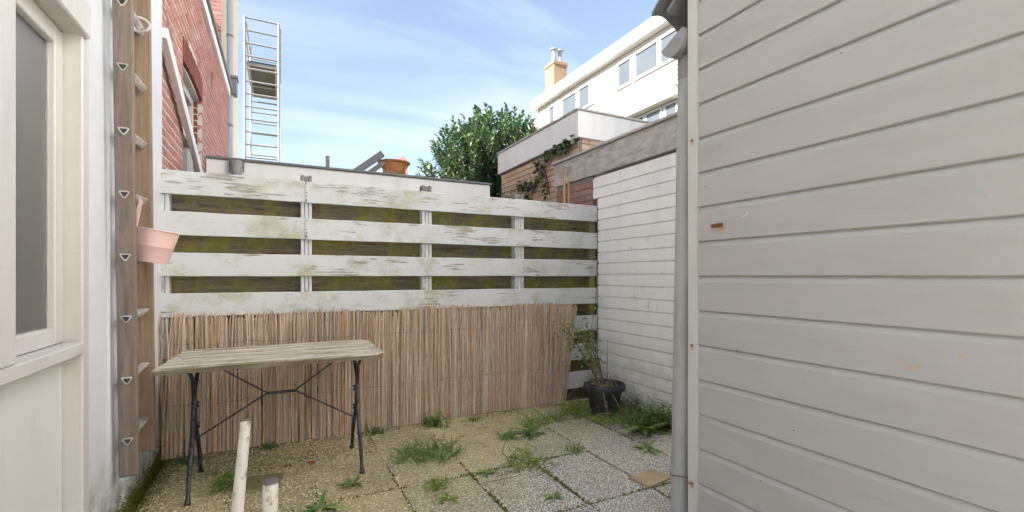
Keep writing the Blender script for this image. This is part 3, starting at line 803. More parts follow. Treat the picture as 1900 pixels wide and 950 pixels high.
# ------------------------------------------------------------------ big shed on the right
SX = 1.57
sh = root('shed', (SX, 0.5, 0), 'large grey-white shed with wide horizontal boards on the right', 'shed')
SP = 0.1450
part(bx(SX + 0.03, SX + 2.4, -6.0, 1.43, 0, 2.36), 'core_wall', 'shed_paint', sh)
zb = 1.15 - SP * 8 + 0.0
for k in range(24):
    z0 = zb + SP * k
    if z0 < -0.02: continue
    b = MB()
    f = SX
    b.prism([(f + 0.028, z0), (f + 0.004, z0), (f, z0 + 0.003), (f, z0 + SP - 0.024), (f + 0.007, z0 + SP - 0.010), (f + 0.012, z0 + SP - 0.0025), (f + 0.012, z0 + SP + 0.004), (f + 0.028, z0 + SP + 0.004)], 'y', -6.0, 1.388 - 0.0007 * (k % 3), 20, 0.0006)
    part(b, 'board', 'shed_paint', sh)
# gable above the wall plate
b = MB(); b.prism([(SX + 0.032, 2.36), (SX + 2.4, 2.36), (SX + 2.4, 3.6), (SX + 0.032, 3.6)], 'y', -6.0, 0.6); part(b, 'gable', 'shed_paint', sh)
b = MB(); b.prism([(1.388, 0.0), (1.43, 0.0), (1.43, 2.36), (1.388, 2.36)], 'x', SX - 0.008, SX + 0.03, 1)
me_segs = MB()
vsx = []
ns = 26
tr = MB(); prof = []
for k in range(ns + 1):
    z = 2.40 * k / ns; wob = 0.0022 * mnoise.noise((0.3, 0.7, z * 3.1))
    prof.append((z, wob))
vv = []
for z, wob in prof:
    vv += [(SX - 0.008 + wob, 1.386 + wob * 2, z), (SX - 0.008 + wob, 1.432, z), (SX + 0.03, 1.432, z), (SX + 0.03, 1.386, z)]
ff = [(k * 4 + i, k * 4 + (i + 1) % 4, (k + 1) * 4 + (i + 1) % 4, (k + 1) * 4 + i) for k in range(ns) for i in range(4)] + [(3, 2, 1, 0), tuple(ns * 4 + i for i in range(4))]
tr.add(vv, ff)
ct = part(tr, 'corner_trim', 'trim_paint', sh)
for z in (1.725, 0.855, 0.268):
    yy = 1.408
    part(MB().tube([(SX - 0.0125, yy, z), (SX - 0.008, yy, z)], [0.005, 0.0055], 10), 'screw', 'rust', ct)
    b = MB(); nn = 12
    b.add([(SX - 0.0112, yy, z)] + [(SX - 0.0112, yy + 0.0085 * math.cos(t) * (1 + 0.2 * math.sin(3 * t)), z - 0.006 + 0.015 * math.sin(t)) for t in [2 * math.pi * i / nn for i in range(nn)]], [(0, i + 1, (i + 1) % nn + 1) for i in range(nn)])
    part(b, 'stain', 'rust_stain', ct)
# roof: slates over the eave and a verge
rf = part(MB().prism([(1.44, 2.405), (1.535, 2.325), (1.545, 2.345), (-0.4, 3.75), (-0.42, 3.72)], 'x', SX - 0.02, SX + 2.45), 'roof', 'slate', sh)
for i in range(4):
    x0 = SX - 0.055 + i * 0.25
    b = MB(); pts = []
    for t in range(9):
        a_ = t / 8; pts.append((x0 + 0.26 * a_, 0.035 * math.sin(a_ * math.pi * 1.5 + 0.6)))
    top_ = [(x, 1.60, 2.335 + z) for x, z in pts] + [(x, 1.25, 2.62 + z) for x, z in pts]
    bot_ = [(x, y, z - 0.018) for x, y, z in top_]
    m = len(pts)
    fs = [(k, k + 1, m + k + 1, m + k) for k in range(m - 1)]
    fs += [tuple(2 * m + q for q in reversed(f_)) for f_ in fs]
    fs += [(k + 1, k, 2 * m + k, 2 * m + k + 1) for k in range(m - 1)]
    fs += [(0, m, 3 * m, 2 * m), (m - 1, 3 * m - 1, 4 * m - 1, 2 * m - 1)]
    b.add(top_ + bot_, fs)
    part(b, 'roof_tile', 'slate', rf, smooth=True)
# gutter along the eave
gt = []
for k in range(13):
    t = math.pi + math.pi * k / 12
    gy, gz = 0.068 * math.cos(t), 0.078 * math.sin(t); ca, sa = math.cos(R(-24)), math.sin(R(-24))
    gt.append((1.505 + gy * ca - gz * sa, 2.195 + gy * sa + gz * ca))
gin = [(1.505 + (y - 1.505) * 0.94, 2.195 + (z - 2.195) * 0.94 + 0.002) for y, z in gt]
gu = part(MB().prism(gt + gin[::-1], 'x', SX - 0.018, SX + 2.4), 'gutter', 'gutter_grey', sh, smooth=True)
part(MB().prism(gt, 'x', SX - 0.028, SX - 0.0185), 'end_stop', 'gutter_grey', gu)
# downpipe
dp = part(MB().tube([(SX + 0.062, 1.498, 2.10), (SX + 0.056, 1.499, 1.95), (SX + 0.04, 1.50, 1.0), (SX + 0.018, 1.502, 0.0)], [0.038, 0.039, 0.041, 0.043], 28), 'downpipe', 'pvc_grey', sh, smooth=True)
part(MB().tube([(SX + 0.064, 1.498, 2.145), (SX + 0.062, 1.498, 2.07), (SX + 0.061, 1.498, 2.03)], [0.044, 0.044, 0.0425], 28), 'socket', 'gutter_grey', dp, smooth=True)
cxp, cyp = SX + 0.0235, 1.5012
part(MB().tube([(cxp + 0.0455 * math.cos(t), cyp + 0.0455 * math.sin(t), 0.268 + 0.006 * math.sin(2 * t)) for t in [2 * math.pi * i / 24 for i in range(25)]] + [(SX - 0.012, 1.43, 0.262), (SX - 0.014, 1.41, 0.27)], 0.0022, 6), 'wire_tie', 'red_wire', dp, smooth=True)
# rusty bolt and stains on the boards
bl = part(bx(SX - 0.009, SX - 0.001, 1.262, 1.315, 1.346, 1.360), 'bolt', 'rust', sh, bevel=0.003)
part(bx(SX - 0.013, SX - 0.0095, 1.255, 1.285, 1.345, 1.361), 'bolt_head', 'rust', bl, bevel=0.002)
def stain(y, z, ry, rz, tilt=0):
    b = MB(); nn = 14
    ring = []
    for i in range(nn):
        t = 2 * math.pi * i / nn; k = 1 + 0.35 * mnoise.noise((math.cos(t) * 2 + y * 9, math.sin(t) * 2, z))
        dy, dz = ry * math.cos(t) * k, rz * math.sin(t) * k
        ring.append((SX - 0.0009, y + dy * math.cos(tilt) - dz * math.sin(tilt), z + dy * math.sin(tilt) + dz * math.cos(tilt)))
    b.add([(SX - 0.0009, y, z)] + ring, [(0, i + 1, (i + 1) % nn + 1) for i in range(nn)])
    part(b, 'stain', 'rust_stain', sh)
stain(1.275, 1.330, 0.008, 0.018); stain(1.262, 1.335, 0.005, 0.010)
stain(0.652, 0.892, 0.010, 0.004); stain(0.665, 0.907, 0.011, 0.003, 0.3); stain(0.635, 0.90, 0.008, 0.004, -0.3)
stain(0.855, 0.478, 0.003, 0.018); stain(0.92, 0.50, 0.003, 0.010); stain(0.491, 1.360, 0.004, 0.002); stain(0.82, 0.717, 0.016, 0.0018, -0.15); stain(0.545, 0.945, 0.006, 0.005)

for y, z in ((1.276, 1.667), (1.345, 1.52), (1.061, 1.75), (0.83, 1.85), (1.20, 0.86), (0.98, 0.62), (1.10, 0.40)):
    part(MB().tube([(SX - 0.0016, y, z), (SX + 0.002, y, z)], 0.0022, 8), 'nail', 'rust', sh)
part(MB().tube([(SX - 0.0004, 1.175 - 0.022 * t, 1.375 + 0.018 * t * t) for t in (0, 0.25, 0.5, 0.75, 1.0)], 0.0016, 6), 'dent', 'panel_paint', sh, smooth=True)

# ------------------------------------------------------------------ white boarded outhouse beyond it
OX = 2.70
oh = root('outhouse', (OX, 3.3, 0), 'white boarded outhouse with grey timber beam at the end of the fence', 'outhouse')
part(bx(OX + 0.03, OX + 2.2, 2.30, 4.30, 0, 2.12), 'core_wall', 'mortar_dark', oh)
OP = 0.1034
for k in range(20):
    z0 = 0.03 + OP * k + 0.0
    y1 = 3.635 - 0.0
    if z0 + OP > 2.115: break
    b = MB(); f = OX
    b.prism([(f + 0.022, z0), (f + 0.003, z0), (f, z0 + 0.003), (f, z0 + OP - 0.012), (f + 0.002, z0 + OP - 0.009), (f + 0.015, z0 + OP - 0.008), (f + 0.015, z0 + OP + 0.003), (f + 0.022, z0 + OP + 0.003)], 'y', 2.28, 3.565 if z0 < 1.80 else 3.64)
    part(b, 'board', 'outhouse_paint', oh)
part(MB().prism([(OX - 0.012, 2.122), (OX + 0.03, 2.122), (OX + 0.03, 2.365), (OX - 0.012, 2.365)], 'y', 2.25, 4.33, 30, 0.004), 'beam', 'beam_timber', oh, bevel=0.004)
part(bx(OX - 0.035, OX + 2.2, 2.22, 4.35, 2.367, 2.392), 'coping', 'coping_grey', oh, bevel=0.004)
part(bx(OX + 0.004, OX + 0.029, 3.645, 4.30, 1.3, 2.119), 'mortar', 'mortar_dark', oh)
lay_bricks(oh, 'x', OX + 0.022, 3.655, 4.30, 1.70, 2.115, 'plum_brick', whole, 300)

# bamboo canes standing behind the fence
for x, zt, r, lab in ((2.447, 2.20, 0.0135, 'taller thick bamboo cane standing behind the fence'), (2.497, 2.08, 0.0095, 'shorter thin bamboo cane standing behind the fence')):
    b = MB(); pth = []; rr = []
    z = 0.0
    while z < zt - 0.01:
        pth += [(x, 3.76, z), (x, 3.76, z + 0.006), (x, 3.76, z + 0.012), (x, 3.76, min(zt, z + 0.19))]; rr += [r, r * 1.14, r, r * 0.98]; z += 0.2
    b.tube(pth, rr, 12)
    tag(part(b, 'bamboo_cane', 'bamboo', org=(x, 3.76, 0), smooth=True), lab, 'cane', 'bamboo canes behind the fence')

# ------------------------------------------------------------------ tan brick extension with pale fascia
ex_ = root('brick_extension', (3.25, 5.8, 0), 'flat-roofed tan brick extension with pale speckled fascia and ivy', 'building')
part(bx(3.271, 7.5, 4.691, 6.92, 0, 2.85), 'core_wall', 'mortar_dark', ex_)
lay_bricks(ex_, 'x', 3.29, 4.70, 6.92, 2.05, 2.86, 'tan_brick', whole, 300, joint=0.012, L=0.21, H=0.065, D=0.05, dist=lambda q: q[0])
lay_bricks(ex_, 'y', 4.71, 3.31, 5.0, 2.40, 2.86, 'tan_brick', whole, 60, joint=0.012, L=0.21, H=0.065, D=0.05, dist=lambda q: q[0])
for y0, y1 in ((4.64, 5.98), (5.984, 6.96)): part(bx(3.22, 3.26, y0, y1, 2.84, 3.165), 'fascia_board', 'fascia_paint', ex_, bevel=0.003)
for x0, x1 in ((3.222, 4.02), (4.024, 5.2), (5.204, 7.0)): part(bx(x0 + 0.04, x1 + 0.04, 4.642, 4.68, 2.84, 3.164), 'fascia_board', 'fascia_paint', ex_, bevel=0.003)
part(bx(3.20, 7.5, 4.62, 6.98, 3.168, 3.192), 'coping', 'coping_grey', ex_, bevel=0.003)

# ivy on its wall
iv = root('ivy', (3.24, 5.5, 2.0), 'ivy trailing up the tan brick wall under the fascia', 'ivy')
b = MB(); lv = MB()
for pth in ([(6.0, 2.0), (5.85, 2.35), (5.62, 2.55), (5.56, 2.74), (5.2, 2.79), (4.8, 2.80)], [(5.6, 2.72), (5.48, 2.6), (5.42, 2.45), (5.36, 2.25)], [(5.85, 2.4), (6.05, 2.52), (6.25, 2.48)], [(5.2, 2.79), (5.05, 2.80), (4.72, 2.83)]):
    pp = [(3.255, y, z) for y, z in pth]; b.tube(pp, 0.005, 5)
    for (y0, z0), (y1, z1) in zip(pth, pth[1:]):
        ln = math.hypot(y1 - y0, z1 - z0)
        for k in range(int(ln * 75)):
            t = rnd.random()
            p = Vector((3.245 - rnd.random() * 0.05, y0 + (y1 - y0) * t + rnd.gauss(0, 0.035), z0 + (z1 - z0) * t + rnd.gauss(0, 0.03)))
            lv.leaf(p, (-0.5, rnd.uniform(-1, 1), rnd.uniform(-1, 0.5)), rnd.uniform(0.05, 0.085), rnd.uniform(0.045, 0.07), 0.3, 0.2, rnd.uniform(-1, 1))
part(b, 'stem', 'bark', iv); part(lv, 'leaves', 'ivy', iv, recalc=False)
sv = root('variegated_shrub', (3.0, 6.1, 0), 'low variegated shrub between the white parapet and tan brick wall', 'shrub')
lv = MB(); b = MB()
for k in range(26):
    p = Vector((3.0 + rnd.uniform(-0.1, 0.1), 6.1 + rnd.uniform(-0.2, 0.2), 0)); q = p + Vector((rnd.uniform(-0.25, 0.15), rnd.uniform(-0.45, 0.45), rnd.uniform(1.9, 2.5)))
    b.tube([p, p.lerp(q, 0.5), q], [0.009, 0.006, 0.003], 5)
    for j in range(34):
        t = rnd.uniform(0.55, 1)
        lv.leaf(p.lerp(q, t) + Vector((rnd.gauss(0, 0.05), rnd.gauss(0, 0.06), rnd.gauss(0, 0.04))), (rnd.uniform(-1, 1), rnd.uniform(-1, 1), rnd.uniform(-0.3, 0.8)), rnd.uniform(0.05, 0.09), rnd.uniform(0.03, 0.045))
part(b, 'stem', 'bark', sv); part(lv, 'leaves', 'ivy', sv, recalc=False)

# ------------------------------------------------------------------ flat-roofed garage with white parapet
pg = root('garage', (1.0, 5.82, 0), 'low flat-roofed garage with plain white parapet behind the fence', 'garage')
part(bx(-0.70, 2.56, 5.83, 9.6, 0, 2.20), 'core_wall', 'parapet_paint', pg)
part(bx(-0.71, 2.565, 5.80, 5.828, 1.0, 2.395), 'parapet_panel', 'parapet_paint', pg, bevel=0.003)
part(bx(2.535, 2.563, 5.83, 9.6, 2.0, 2.395), 'parapet_panel', 'parapet_paint', pg, bevel=0.003)
part(bx(-0.71, 2.585, 5.775, 5.86, 2.397, 2.424), 'coping', 'coping_zinc', pg, bevel=0.003)
part(bx(2.52, 2.585, 5.862, 9.6, 2.397, 2.424), 'coping', 'coping_zinc', pg, bevel=0.003)
# spout on the face of the parapet
sp = part(MB().tube([(-0.43, 5.755, 0.9), (-0.43, 5.755, 2.30)], 0.042, 20), 'spout_pipe', 'pvc_blue_grey', pg, smooth=True)
part(MB().tube([(-0.43, 5.755, 2.235), (-0.43, 5.755, 2.30), (-0.43, 5.755, 2.34), (-0.43, 5.755, 2.385)], [0.044, 0.052, 0.058, 0.062], 20), 'spout_funnel', 'pvc_grey', sp, smooth=True)
for x in (-0.495, -0.365): part(bx(x - 0.004, x + 0.004, 5.74, 5.775, 2.27, 2.40), 'bracket', 'coping_zinc', sp)

# things stored on the garage roof
b = MB(); b.prism([(0.60, 7.48), (0.655, 7.48), (0.655, 7.52), (0.60, 7.52)], 'z', 2.20, 2.97); o = part(b, 'timber_stake', 'grey_timber', org=(0.62, 7.5, 2.2), bevel=0.004)
tag(o, 'upright timber stake standing alone on the garage roof', 'stake')
for dx, dz, ln, wv, th, lab, mt in ((0.0, 0.0, 1.0, 0.10, 0.06, 'uppermost grey plank leaning up from the garage roof', 'coping_zinc'), (0.10, -0.015, 1.0, 0.07, 0.05, 'shorter brown plank leaning just below the grey one on garage roof', 'grey_timber')):
    b = MB(); b.box(-ln / 2, ln / 2, -0.06, 0.06, -wv / 2, wv / 2)
    if mt == 'coping_zinc':
        b.box(-ln / 2 + 0.03, ln / 2 - 0.05, -0.066, -0.0605, -wv / 2 + 0.02, wv / 2 - 0.055)
    o = part(b, 'plank', mt, bevel=0.004)
    o.location = (1.05 + dx, 7.5 + dx, 2.78 + dz - dx * 0.55); o.rotation_euler = (0, R(-39), 0)
    tag(o, lab, 'plank', 'planks stored on the garage roof')
rt = root('round_table', (1.67, 7.7, 2.2), 'round orange wooden garden table on the garage roof', 'table')
b = MB(); b.lathe([(0.02, 2.99), (0.24, 2.995), (0.265, 3.01), (0.265, 3.025), (0.02, 3.035)], (1.67, 7.7, 0), 32); part(b, 'table_top', 'orange_wood', rt, smooth=True)
for sx in (-1, 1):
    for sy in (-1, 1):
        part(MB().tube([(1.67 + sx * 0.2, 7.7 + sy * 0.2, 2.2), (1.67 + sx * 0.13, 7.7 + sy * 0.13, 2.99)], 0.018, 8), 'leg', 'orange_wood', rt)
part(MB().lathe([(0.15, 2.86), (0.16, 2.86), (0.235, 2.988), (0.225, 2.988)], (1.67, 7.7, 0), 28), 'apron', 'orange_wood', rt, smooth=True)
gc = root('garden_chair', (1.80, 8.15, 2.2), 'reddish slatted wooden chair behind the round table on garage roof', 'chair')
for k in range(5):
    x = 1.86 + k * 0.035
    b = MB(); b.prism([(8.18, 2.70), (8.195, 2.70), (8.25, 3.30 - 0.03 * abs(k - 2)), (8.235, 3.30 - 0.03 * abs(k - 2))], 'x', x, x + 0.024); part(b, 'back_slat', 'red_wood', gc)
part(bx(1.78, 2.12, 7.97, 8.19, 2.66, 2.69), 'seat', 'red_wood', gc)
part(bx(1.52, 1.83, 8.05, 8.09, 3.09, 3.115), 'armrest', 'red_wood', gc)
for x in (1.80, 2.09):
    for y in (7.99, 8.17): part(bx(x - 0.015, x + 0.015, y - 0.015, y + 0.015, 2.2, 2.658), 'leg', 'red_wood', gc)

# ------------------------------------------------------------------ red brick house on the left, beyond the fence
BX = -0.74
rh = root('brick_house', (BX, 6.0, 0), 'red brick house with soldier arch window and white eaves board', 'house')
WY0, WY1, WZ0, WZ1 = 4.60, 5.62, 1.35, 2.92
part(bx(-6, BX + 0.0145, 3.64, WY0 - 0.0, 0, 3.86), 'core_wall', 'mortar_light', rh)
part(bx(-6, BX + 0.0145, WY1, 8.12, 0, 3.86), 'core_wall', 'mortar_light', rh)
part(bx(-6, BX + 0.0145, WY0 + 0.001, WY1 - 0.001, 0, WZ0), 'core_wall', 'mortar_light', rh)
part(bx(-6, BX + 0.0145, WY0 + 0.001, WY1 - 0.001, WZ1 + 0.05, 3.86), 'core_wall', 'mortar_light', rh)
def archz(y): return WZ1 + 0.02 + 0.03 * (1 - ((y - (WY0 + WY1) / 2) / ((WY1 - WY0) / 2)) ** 2)
def ok(s0, s1, z0, z1):
    a0, a1 = WY0 - 0.0, WY1 + 0.0
    if z1 < WZ0 or z0 > WZ1 + 0.33: return [(s0, s1)]
    if z0 >= WZ1 - 0.02:
        m = (s0 + s1) / 2
        if z0 > archz(min(max(m, a0), a1)) + 0.19: return [(s0, s1)]
    out = []
    if s0 < a0: out.append((s0, min(s1, a0)))
    if s1 > a1: out.append((max(s0, a1), s1))
    return out
lay_bricks(rh, 'x', BX - 0.008, 3.65, 8.10, 1.40, 3.86, 'red_brick', ok, 300, joint=0.013, dist=lambda q: q[0])
# soldier arch
ab = brick_meshes('arch_brick', 0.052, 0.20, 0.06)
for k in range(17):
    y = WY0 + 0.03 + (WY1 - WY0 - 0.06) * k / 16
    piece(ab[k % 3], 'arch_brick', rh, (BX - 0.006, y, archz(y) + 0.08), (R(-6 * (k - 8) / 8), 0, 0))
# window with reveals
for k in range(27):
    z = WZ0 + 0.063 * k
    if z + 0.052 < WZ1 + 0.02: piece(ab[0], 'reveal_brick', rh, (BX - 0.10, WY1 + 0.024, z + 0.026), (R(90), 0, 0), (3.3, 1, 0.26) if False else (2.6, 1, 0.26))
wn = root('window', (BX - 0.1, 5.1, WZ0)); wn.parent = rh; wn.location = Vector((BX - 0.1, 5.1, WZ0)) - ORG[rh.name]
b = MB(); x0, x1 = BX - 0.14, BX - 0.055
b.box(x0, x1, WY0 + 0.002, WY0 + 0.07, WZ0, WZ1); b.box(x0, x1, WY1 - 0.075, WY1 - 0.006, WZ0, WZ1)
b.box(x0, x1, WY0 + 0.071, WY1 - 0.076, WZ1 - 0.07, WZ1); b.box(x0, x1, WY0 + 0.071, WY1 - 0.076, WZ0, WZ0 + 0.07)
b.box(x0, x1, WY0 + 0.071, WY1 - 0.076, 2.44, 2.50)
part(b, 'frame', 'frame_paint', wn, bevel=0.004)
part(bx(BX - 0.16, BX - 0.004, WY0 + 0.002, WY1 - 0.006, WZ1 + 0.001, archz(5.1) + 0.0), 'head_board', 'frame_paint', wn)
part(bx(BX - 0.105, BX - 0.098, WY0 + 0.07, WY1 - 0.075, WZ0 + 0.07, WZ1 - 0.07), 'pane', 'far_glass', wn)
part(bx(BX - 0.16, BX + 0.03, WY0 - 0.03, WY1 - 0.03, WZ0 - 0.04, WZ0 - 0.001), 'sill', 'frame_paint', wn)
# eaves and roof
part(bx(BX - 0.02, BX + 0.05, 3.64, 8.12, 3.865, 3.98), 'eaves_board', 'fascia_paint', rh, bevel=0.004)
part(MB().prism([(BX - 0.05, 3.982), (BX + 0.075, 3.982), (BX + 0.075, 4.03), (-2.0, 5.4), (-3.5, 6.8), (-6.0, 5.4), (-6.0, 3.982)], 'y', 3.63, 8.12), 'roof', 'slate', rh)
part(bx(-3.2, -1.62, 3.66, 6.1, 4.9, 7.5), 'sun_blocker', 'far_cream', rh)  # unseen block added to keep the sun off the extension's fascia
# diagonal batten on the brickwork
b = MB(); p0, p1 = Vector((BX + 0.062, 3.66, 2.72)), Vector((BX + 0.062, 5.22, 2.06))
d = (p1 - p0).normalized(); nrm = Vector((1, 0, 0)); q = d.cross(nrm)
b.add([p + nrm * sx * 0.02 + q * sz * 0.045 for p in (p0, p1) for sx, sz in ((-1, -1), (1, -1), (1, 1), (-1, 1))], [(0, 1, 2, 3), (7, 6, 5, 4), (0, 4, 5, 1), (1, 5, 6, 2), (2, 6, 7, 3), (3, 7, 4, 0)])
tag(part(b, 'batten', 'batten_paint', org=(BX + 0.05, 4.4, 2.4), bevel=0.003), 'long white batten slanting down across the red brick wall', 'batten')
# a wire loop and nails on the wall
b = MB()
b.tube([(BX + 0.022, 6.35 + 0.05 * math.cos(t), 3.42 + 0.10 * math.sin(t)) for t in [0.3 + 4.5 * i / 16 for i in range(17)]], 0.004, 5)
part(b, 'wire_loop', 'wire', rh)

# taller house behind it
th = root('tall_house', (-0.8, 9.5, 0), 'taller brick and cream rendered house behind the red brick one', 'house')
part(bx(-6, -0.80, 8.15, 11.0, 0, 8.2), 'side_wall', 'far_cream', th)
part(bx(-6, -0.80, 8.106, 8.149, 3.9, 8.2), 'front_backing', 'mortar_light', th)
lay_bricks(th, 'y', 8.125, -1.9, -0.80, 3.95, 8.1, 'red_brick', whole, 150, joint=0.012, dist=lambda q: -q[0])
part(MB().prism([(-6, 8.21), (-0.6, 8.21), (-3.4, 10.2)], 'y', 8.05, 11.1), 'roof', 'slate', th)
part(bx(-0.795, -0.74, 8.16, 10.95, 7.98, 8.2), 'gutter', 'coping_zinc', th)
dpx = part(MB().tube([(-0.72, 8.42, 2.2), (-0.72, 8.42, 5.6), (-0.70, 8.46, 5.75), (-0.62, 8.60, 5.98), (-0.60, 8.62, 6.1)], 0.045, 18), 'downpipe', 'pvc_blue_grey', th, smooth=True)
part(MB().prism([(-0.80, 8.33), (-0.62, 8.33), (-0.62, 8.52), (-0.80, 8.52)], 'z', 3.98, 4.22), 'hopper', 'hopper_grey', dpx, bevel=0.01)
part(bx(-0.815, -0.605, 8.315, 8.535, 4.222, 4.26), 'hopper_lip', 'hopper_grey', dpx)
part(MB().prism([(-0.72, 8.54), (-0.50, 8.54), (-0.50, 8.74), (-0.72, 8.74)], 'z', 6.0, 6.4), 'hopper', 'hopper_grey', dpx, bevel=0.01)
for z in (3.5, 4.9, 5.5): part(MB().tube([(-0.72, 8.42, z - 0.02), (-0.72, 8.42, z + 0.02)], 0.049, 18), 'clip', 'hopper_grey', dpx)

# ------------------------------------------------------------------ scaffold tower
sc = root('scaffold_tower', (-0.44, 14.2, 0), 'tall aluminium scaffold tower beside the cream house', 'scaffold')
XA, XB, YA, YB = -0.80, -0.055, 13.0, 15.4
for y in (YA, YB):
    for x in (XA, XB): part(MB().tube([(x, y, 0.0), (x, y, 7.5 if y == YA else 7.9)], 0.026, 10), 'standard', 'aluminium', sc, smooth=True)
    for k in range(24):
        z = 0.35 + 0.31 * k
        part(MB().tube([(XA, y, z), (XB, y, z)], 0.023, 8), 'rung', 'aluminium', sc, smooth=True)
for x in (XA, XB):
    for z0, z1 in ((1.0, 3.2), (3.4, 5.6), (6.9, 6.9), (7.35, 7.35)): part(MB().tube([(x + 0.03, YA, z0), (x + 0.03, YB, z1)], 0.02, 8), 'brace', 'aluminium', sc, smooth=True)
pf = part(bx(XA + 0.06, XB - 0.06, YA + 0.05, YB - 0.05, 6.42, 6.46), 'platform', 'dark_panel', sc)
b = MB()
b.box(XA + 0.03, XA + 0.095, YA + 0.03, YB - 0.03, 6.36, 6.418); b.box(XB - 0.095, XB - 0.03, YA + 0.03, YB - 0.03, 6.36, 6.418)
b.box(XA + 0.096, XB - 0.096, YA + 0.03, YA + 0.10, 6.36, 6.418); b.box(XA + 0.096, XB - 0.096, YB - 0.10, YB - 0.03, 6.36, 6.418)
b.box(XA + 0.096, XB - 0.096, YB - 0.9, YB - 0.86, 6.37, 6.418)
part(b, 'platform_frame', 'aluminium', pf)

# ------------------------------------------------------------------ laurel bush
def laurel(name, base, ctr, rad, shoots, lab, seed):
    r = random.Random(seed); base, ctr = Vector(base), Vector(ctr)
    t = root(name, base, lab, 'tree')
    tr_ = MB(); lv = MB()
    hub = base.lerp(ctr, 0.55)
    tr_.tube([base, base.lerp(hub, 0.5) + Vector((0.06, 0.03, 0)), hub], [0.11, 0.085, 0.06], 10)
    limbs = []
    for k in range(16):
        d = Vector((r.uniform(-1, 1), r.uniform(-1, 1), r.uniform(-0.1, 1))).normalized()
        e = ctr + Vector((d.x * rad[0], d.y * rad[1], d.z * rad[2])) * 0.72
        m = hub.lerp(e, 0.5) + Vector((r.gauss(0, 0.1), r.gauss(0, 0.1), 0.1))
        tr_.tube([hub, m, e], [0.05, 0.03, 0.012], 7); limbs.append((hub, m, e))
    lob = [Vector((r.uniform(-1, 1), r.uniform(-1, 1), r.uniform(-0.6, 1))).normalized() for _ in range(14)]
    for k in range(shoots):
        while True:
            d = Vector((r.gauss(0, 1), r.gauss(0, 1), r.gauss(0.1, 1)))
            if d.length > 0.1: break
        d.normalize()
        lump = max(d.dot(q) for q in lob)
        rr = (0.78 + 0.24 * max(0, lump - 0.55) / 0.45) * (r.random() ** 0.28)
        p = ctr + Vector((d.x * rad[0], d.y * rad[1], d.z * rad[2])) * rr
        ax = (Vector((d.x, d.y, max(d.z, -0.2) * 0.7)) * 0.75 + Vector((r.gauss(0, 0.25), r.gauss(0, 0.25), 0.85))).normalized()
        L = r.uniform(0.14, 0.34)
        tr_.tube([p - ax * 0.12, p, p + ax * L], [0.006, 0.005, 0.003], 4, False)
        nl = r.randint(9, 15)
        for j in range(nl):
            f = j / (nl - 1); ang = j * 2.4 + r.random()
            u = ax.cross(Vector((0.3, 0.5, 0.8))).normalized(); v = ax.cross(u)
            out = u * math.cos(ang) + v * math.sin(ang)
            ld_ = (out * (1.0 - 0.62 * f) + ax * (0.25 + 0.75 * f)).normalized()
            lv.leaf(p + ax * (L * f), ld_, r.uniform(0.10, 0.155) * (1 - 0.25 * f), r.uniform(0.040, 0.058), r.uniform(0.1, 0.4), 0.35)
    part(tr_, 'trunk', 'bark', t, smooth=True)
    part(lv, 'crown', 'laurel', t, recalc=False, smooth=True)
    return t
laurel('laurel_tree', (3.9, 8.3, 0), (3.86, 8.2, 2.62), (1.42, 1.2, 1.60), 2000, 'large glossy-leaved laurel tree rising behind the garage parapet', 3)

# ------------------------------------------------------------------ white terrace house far right
K = 1.4
def kz(z): return 1.15 + (z - 1.15) * K
HX = 10 * K
wh = root('white_house', (HX, 18, 0), 'large sunlit white boarded house with window bands and low roof', 'house')
wins = [(16.45, 15.68), (15.45, 14.52), (14.33, 13.42), (12.08, 11.48), (11.25, 10.30), (10.17, 9.10), (8.95, 8.0)]
Y0, Y1 = 6.0 * K, 17.45 * K
ZT = kz(8.38); WB, WT = kz(7.38), kz(8.12)
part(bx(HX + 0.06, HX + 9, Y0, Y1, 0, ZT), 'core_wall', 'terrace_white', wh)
wr = []
for y1, y0 in wins: wr.append((y0 * K - 0.10, y1 * K + 0.10))
zc = kz(4.2); bp = 0.195
while zc < ZT - 0.1:
    z0, z1 = zc, min(zc + bp, ZT)
    segs = [(Y0, Y1)]
    if z1 > WB - 0.10 and z0 < WT + 0.10:
        segs = []; cur = Y0
        for (a0, a1) in sorted(wr):
            if a0 > cur + 0.05: segs.append((cur, a0))
            cur = max(cur, a1)
        segs.append((cur, Y1))
    for a0, a1 in segs:
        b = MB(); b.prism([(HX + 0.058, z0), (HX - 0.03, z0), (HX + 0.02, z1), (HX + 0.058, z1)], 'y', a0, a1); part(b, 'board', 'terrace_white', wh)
    zc += bp
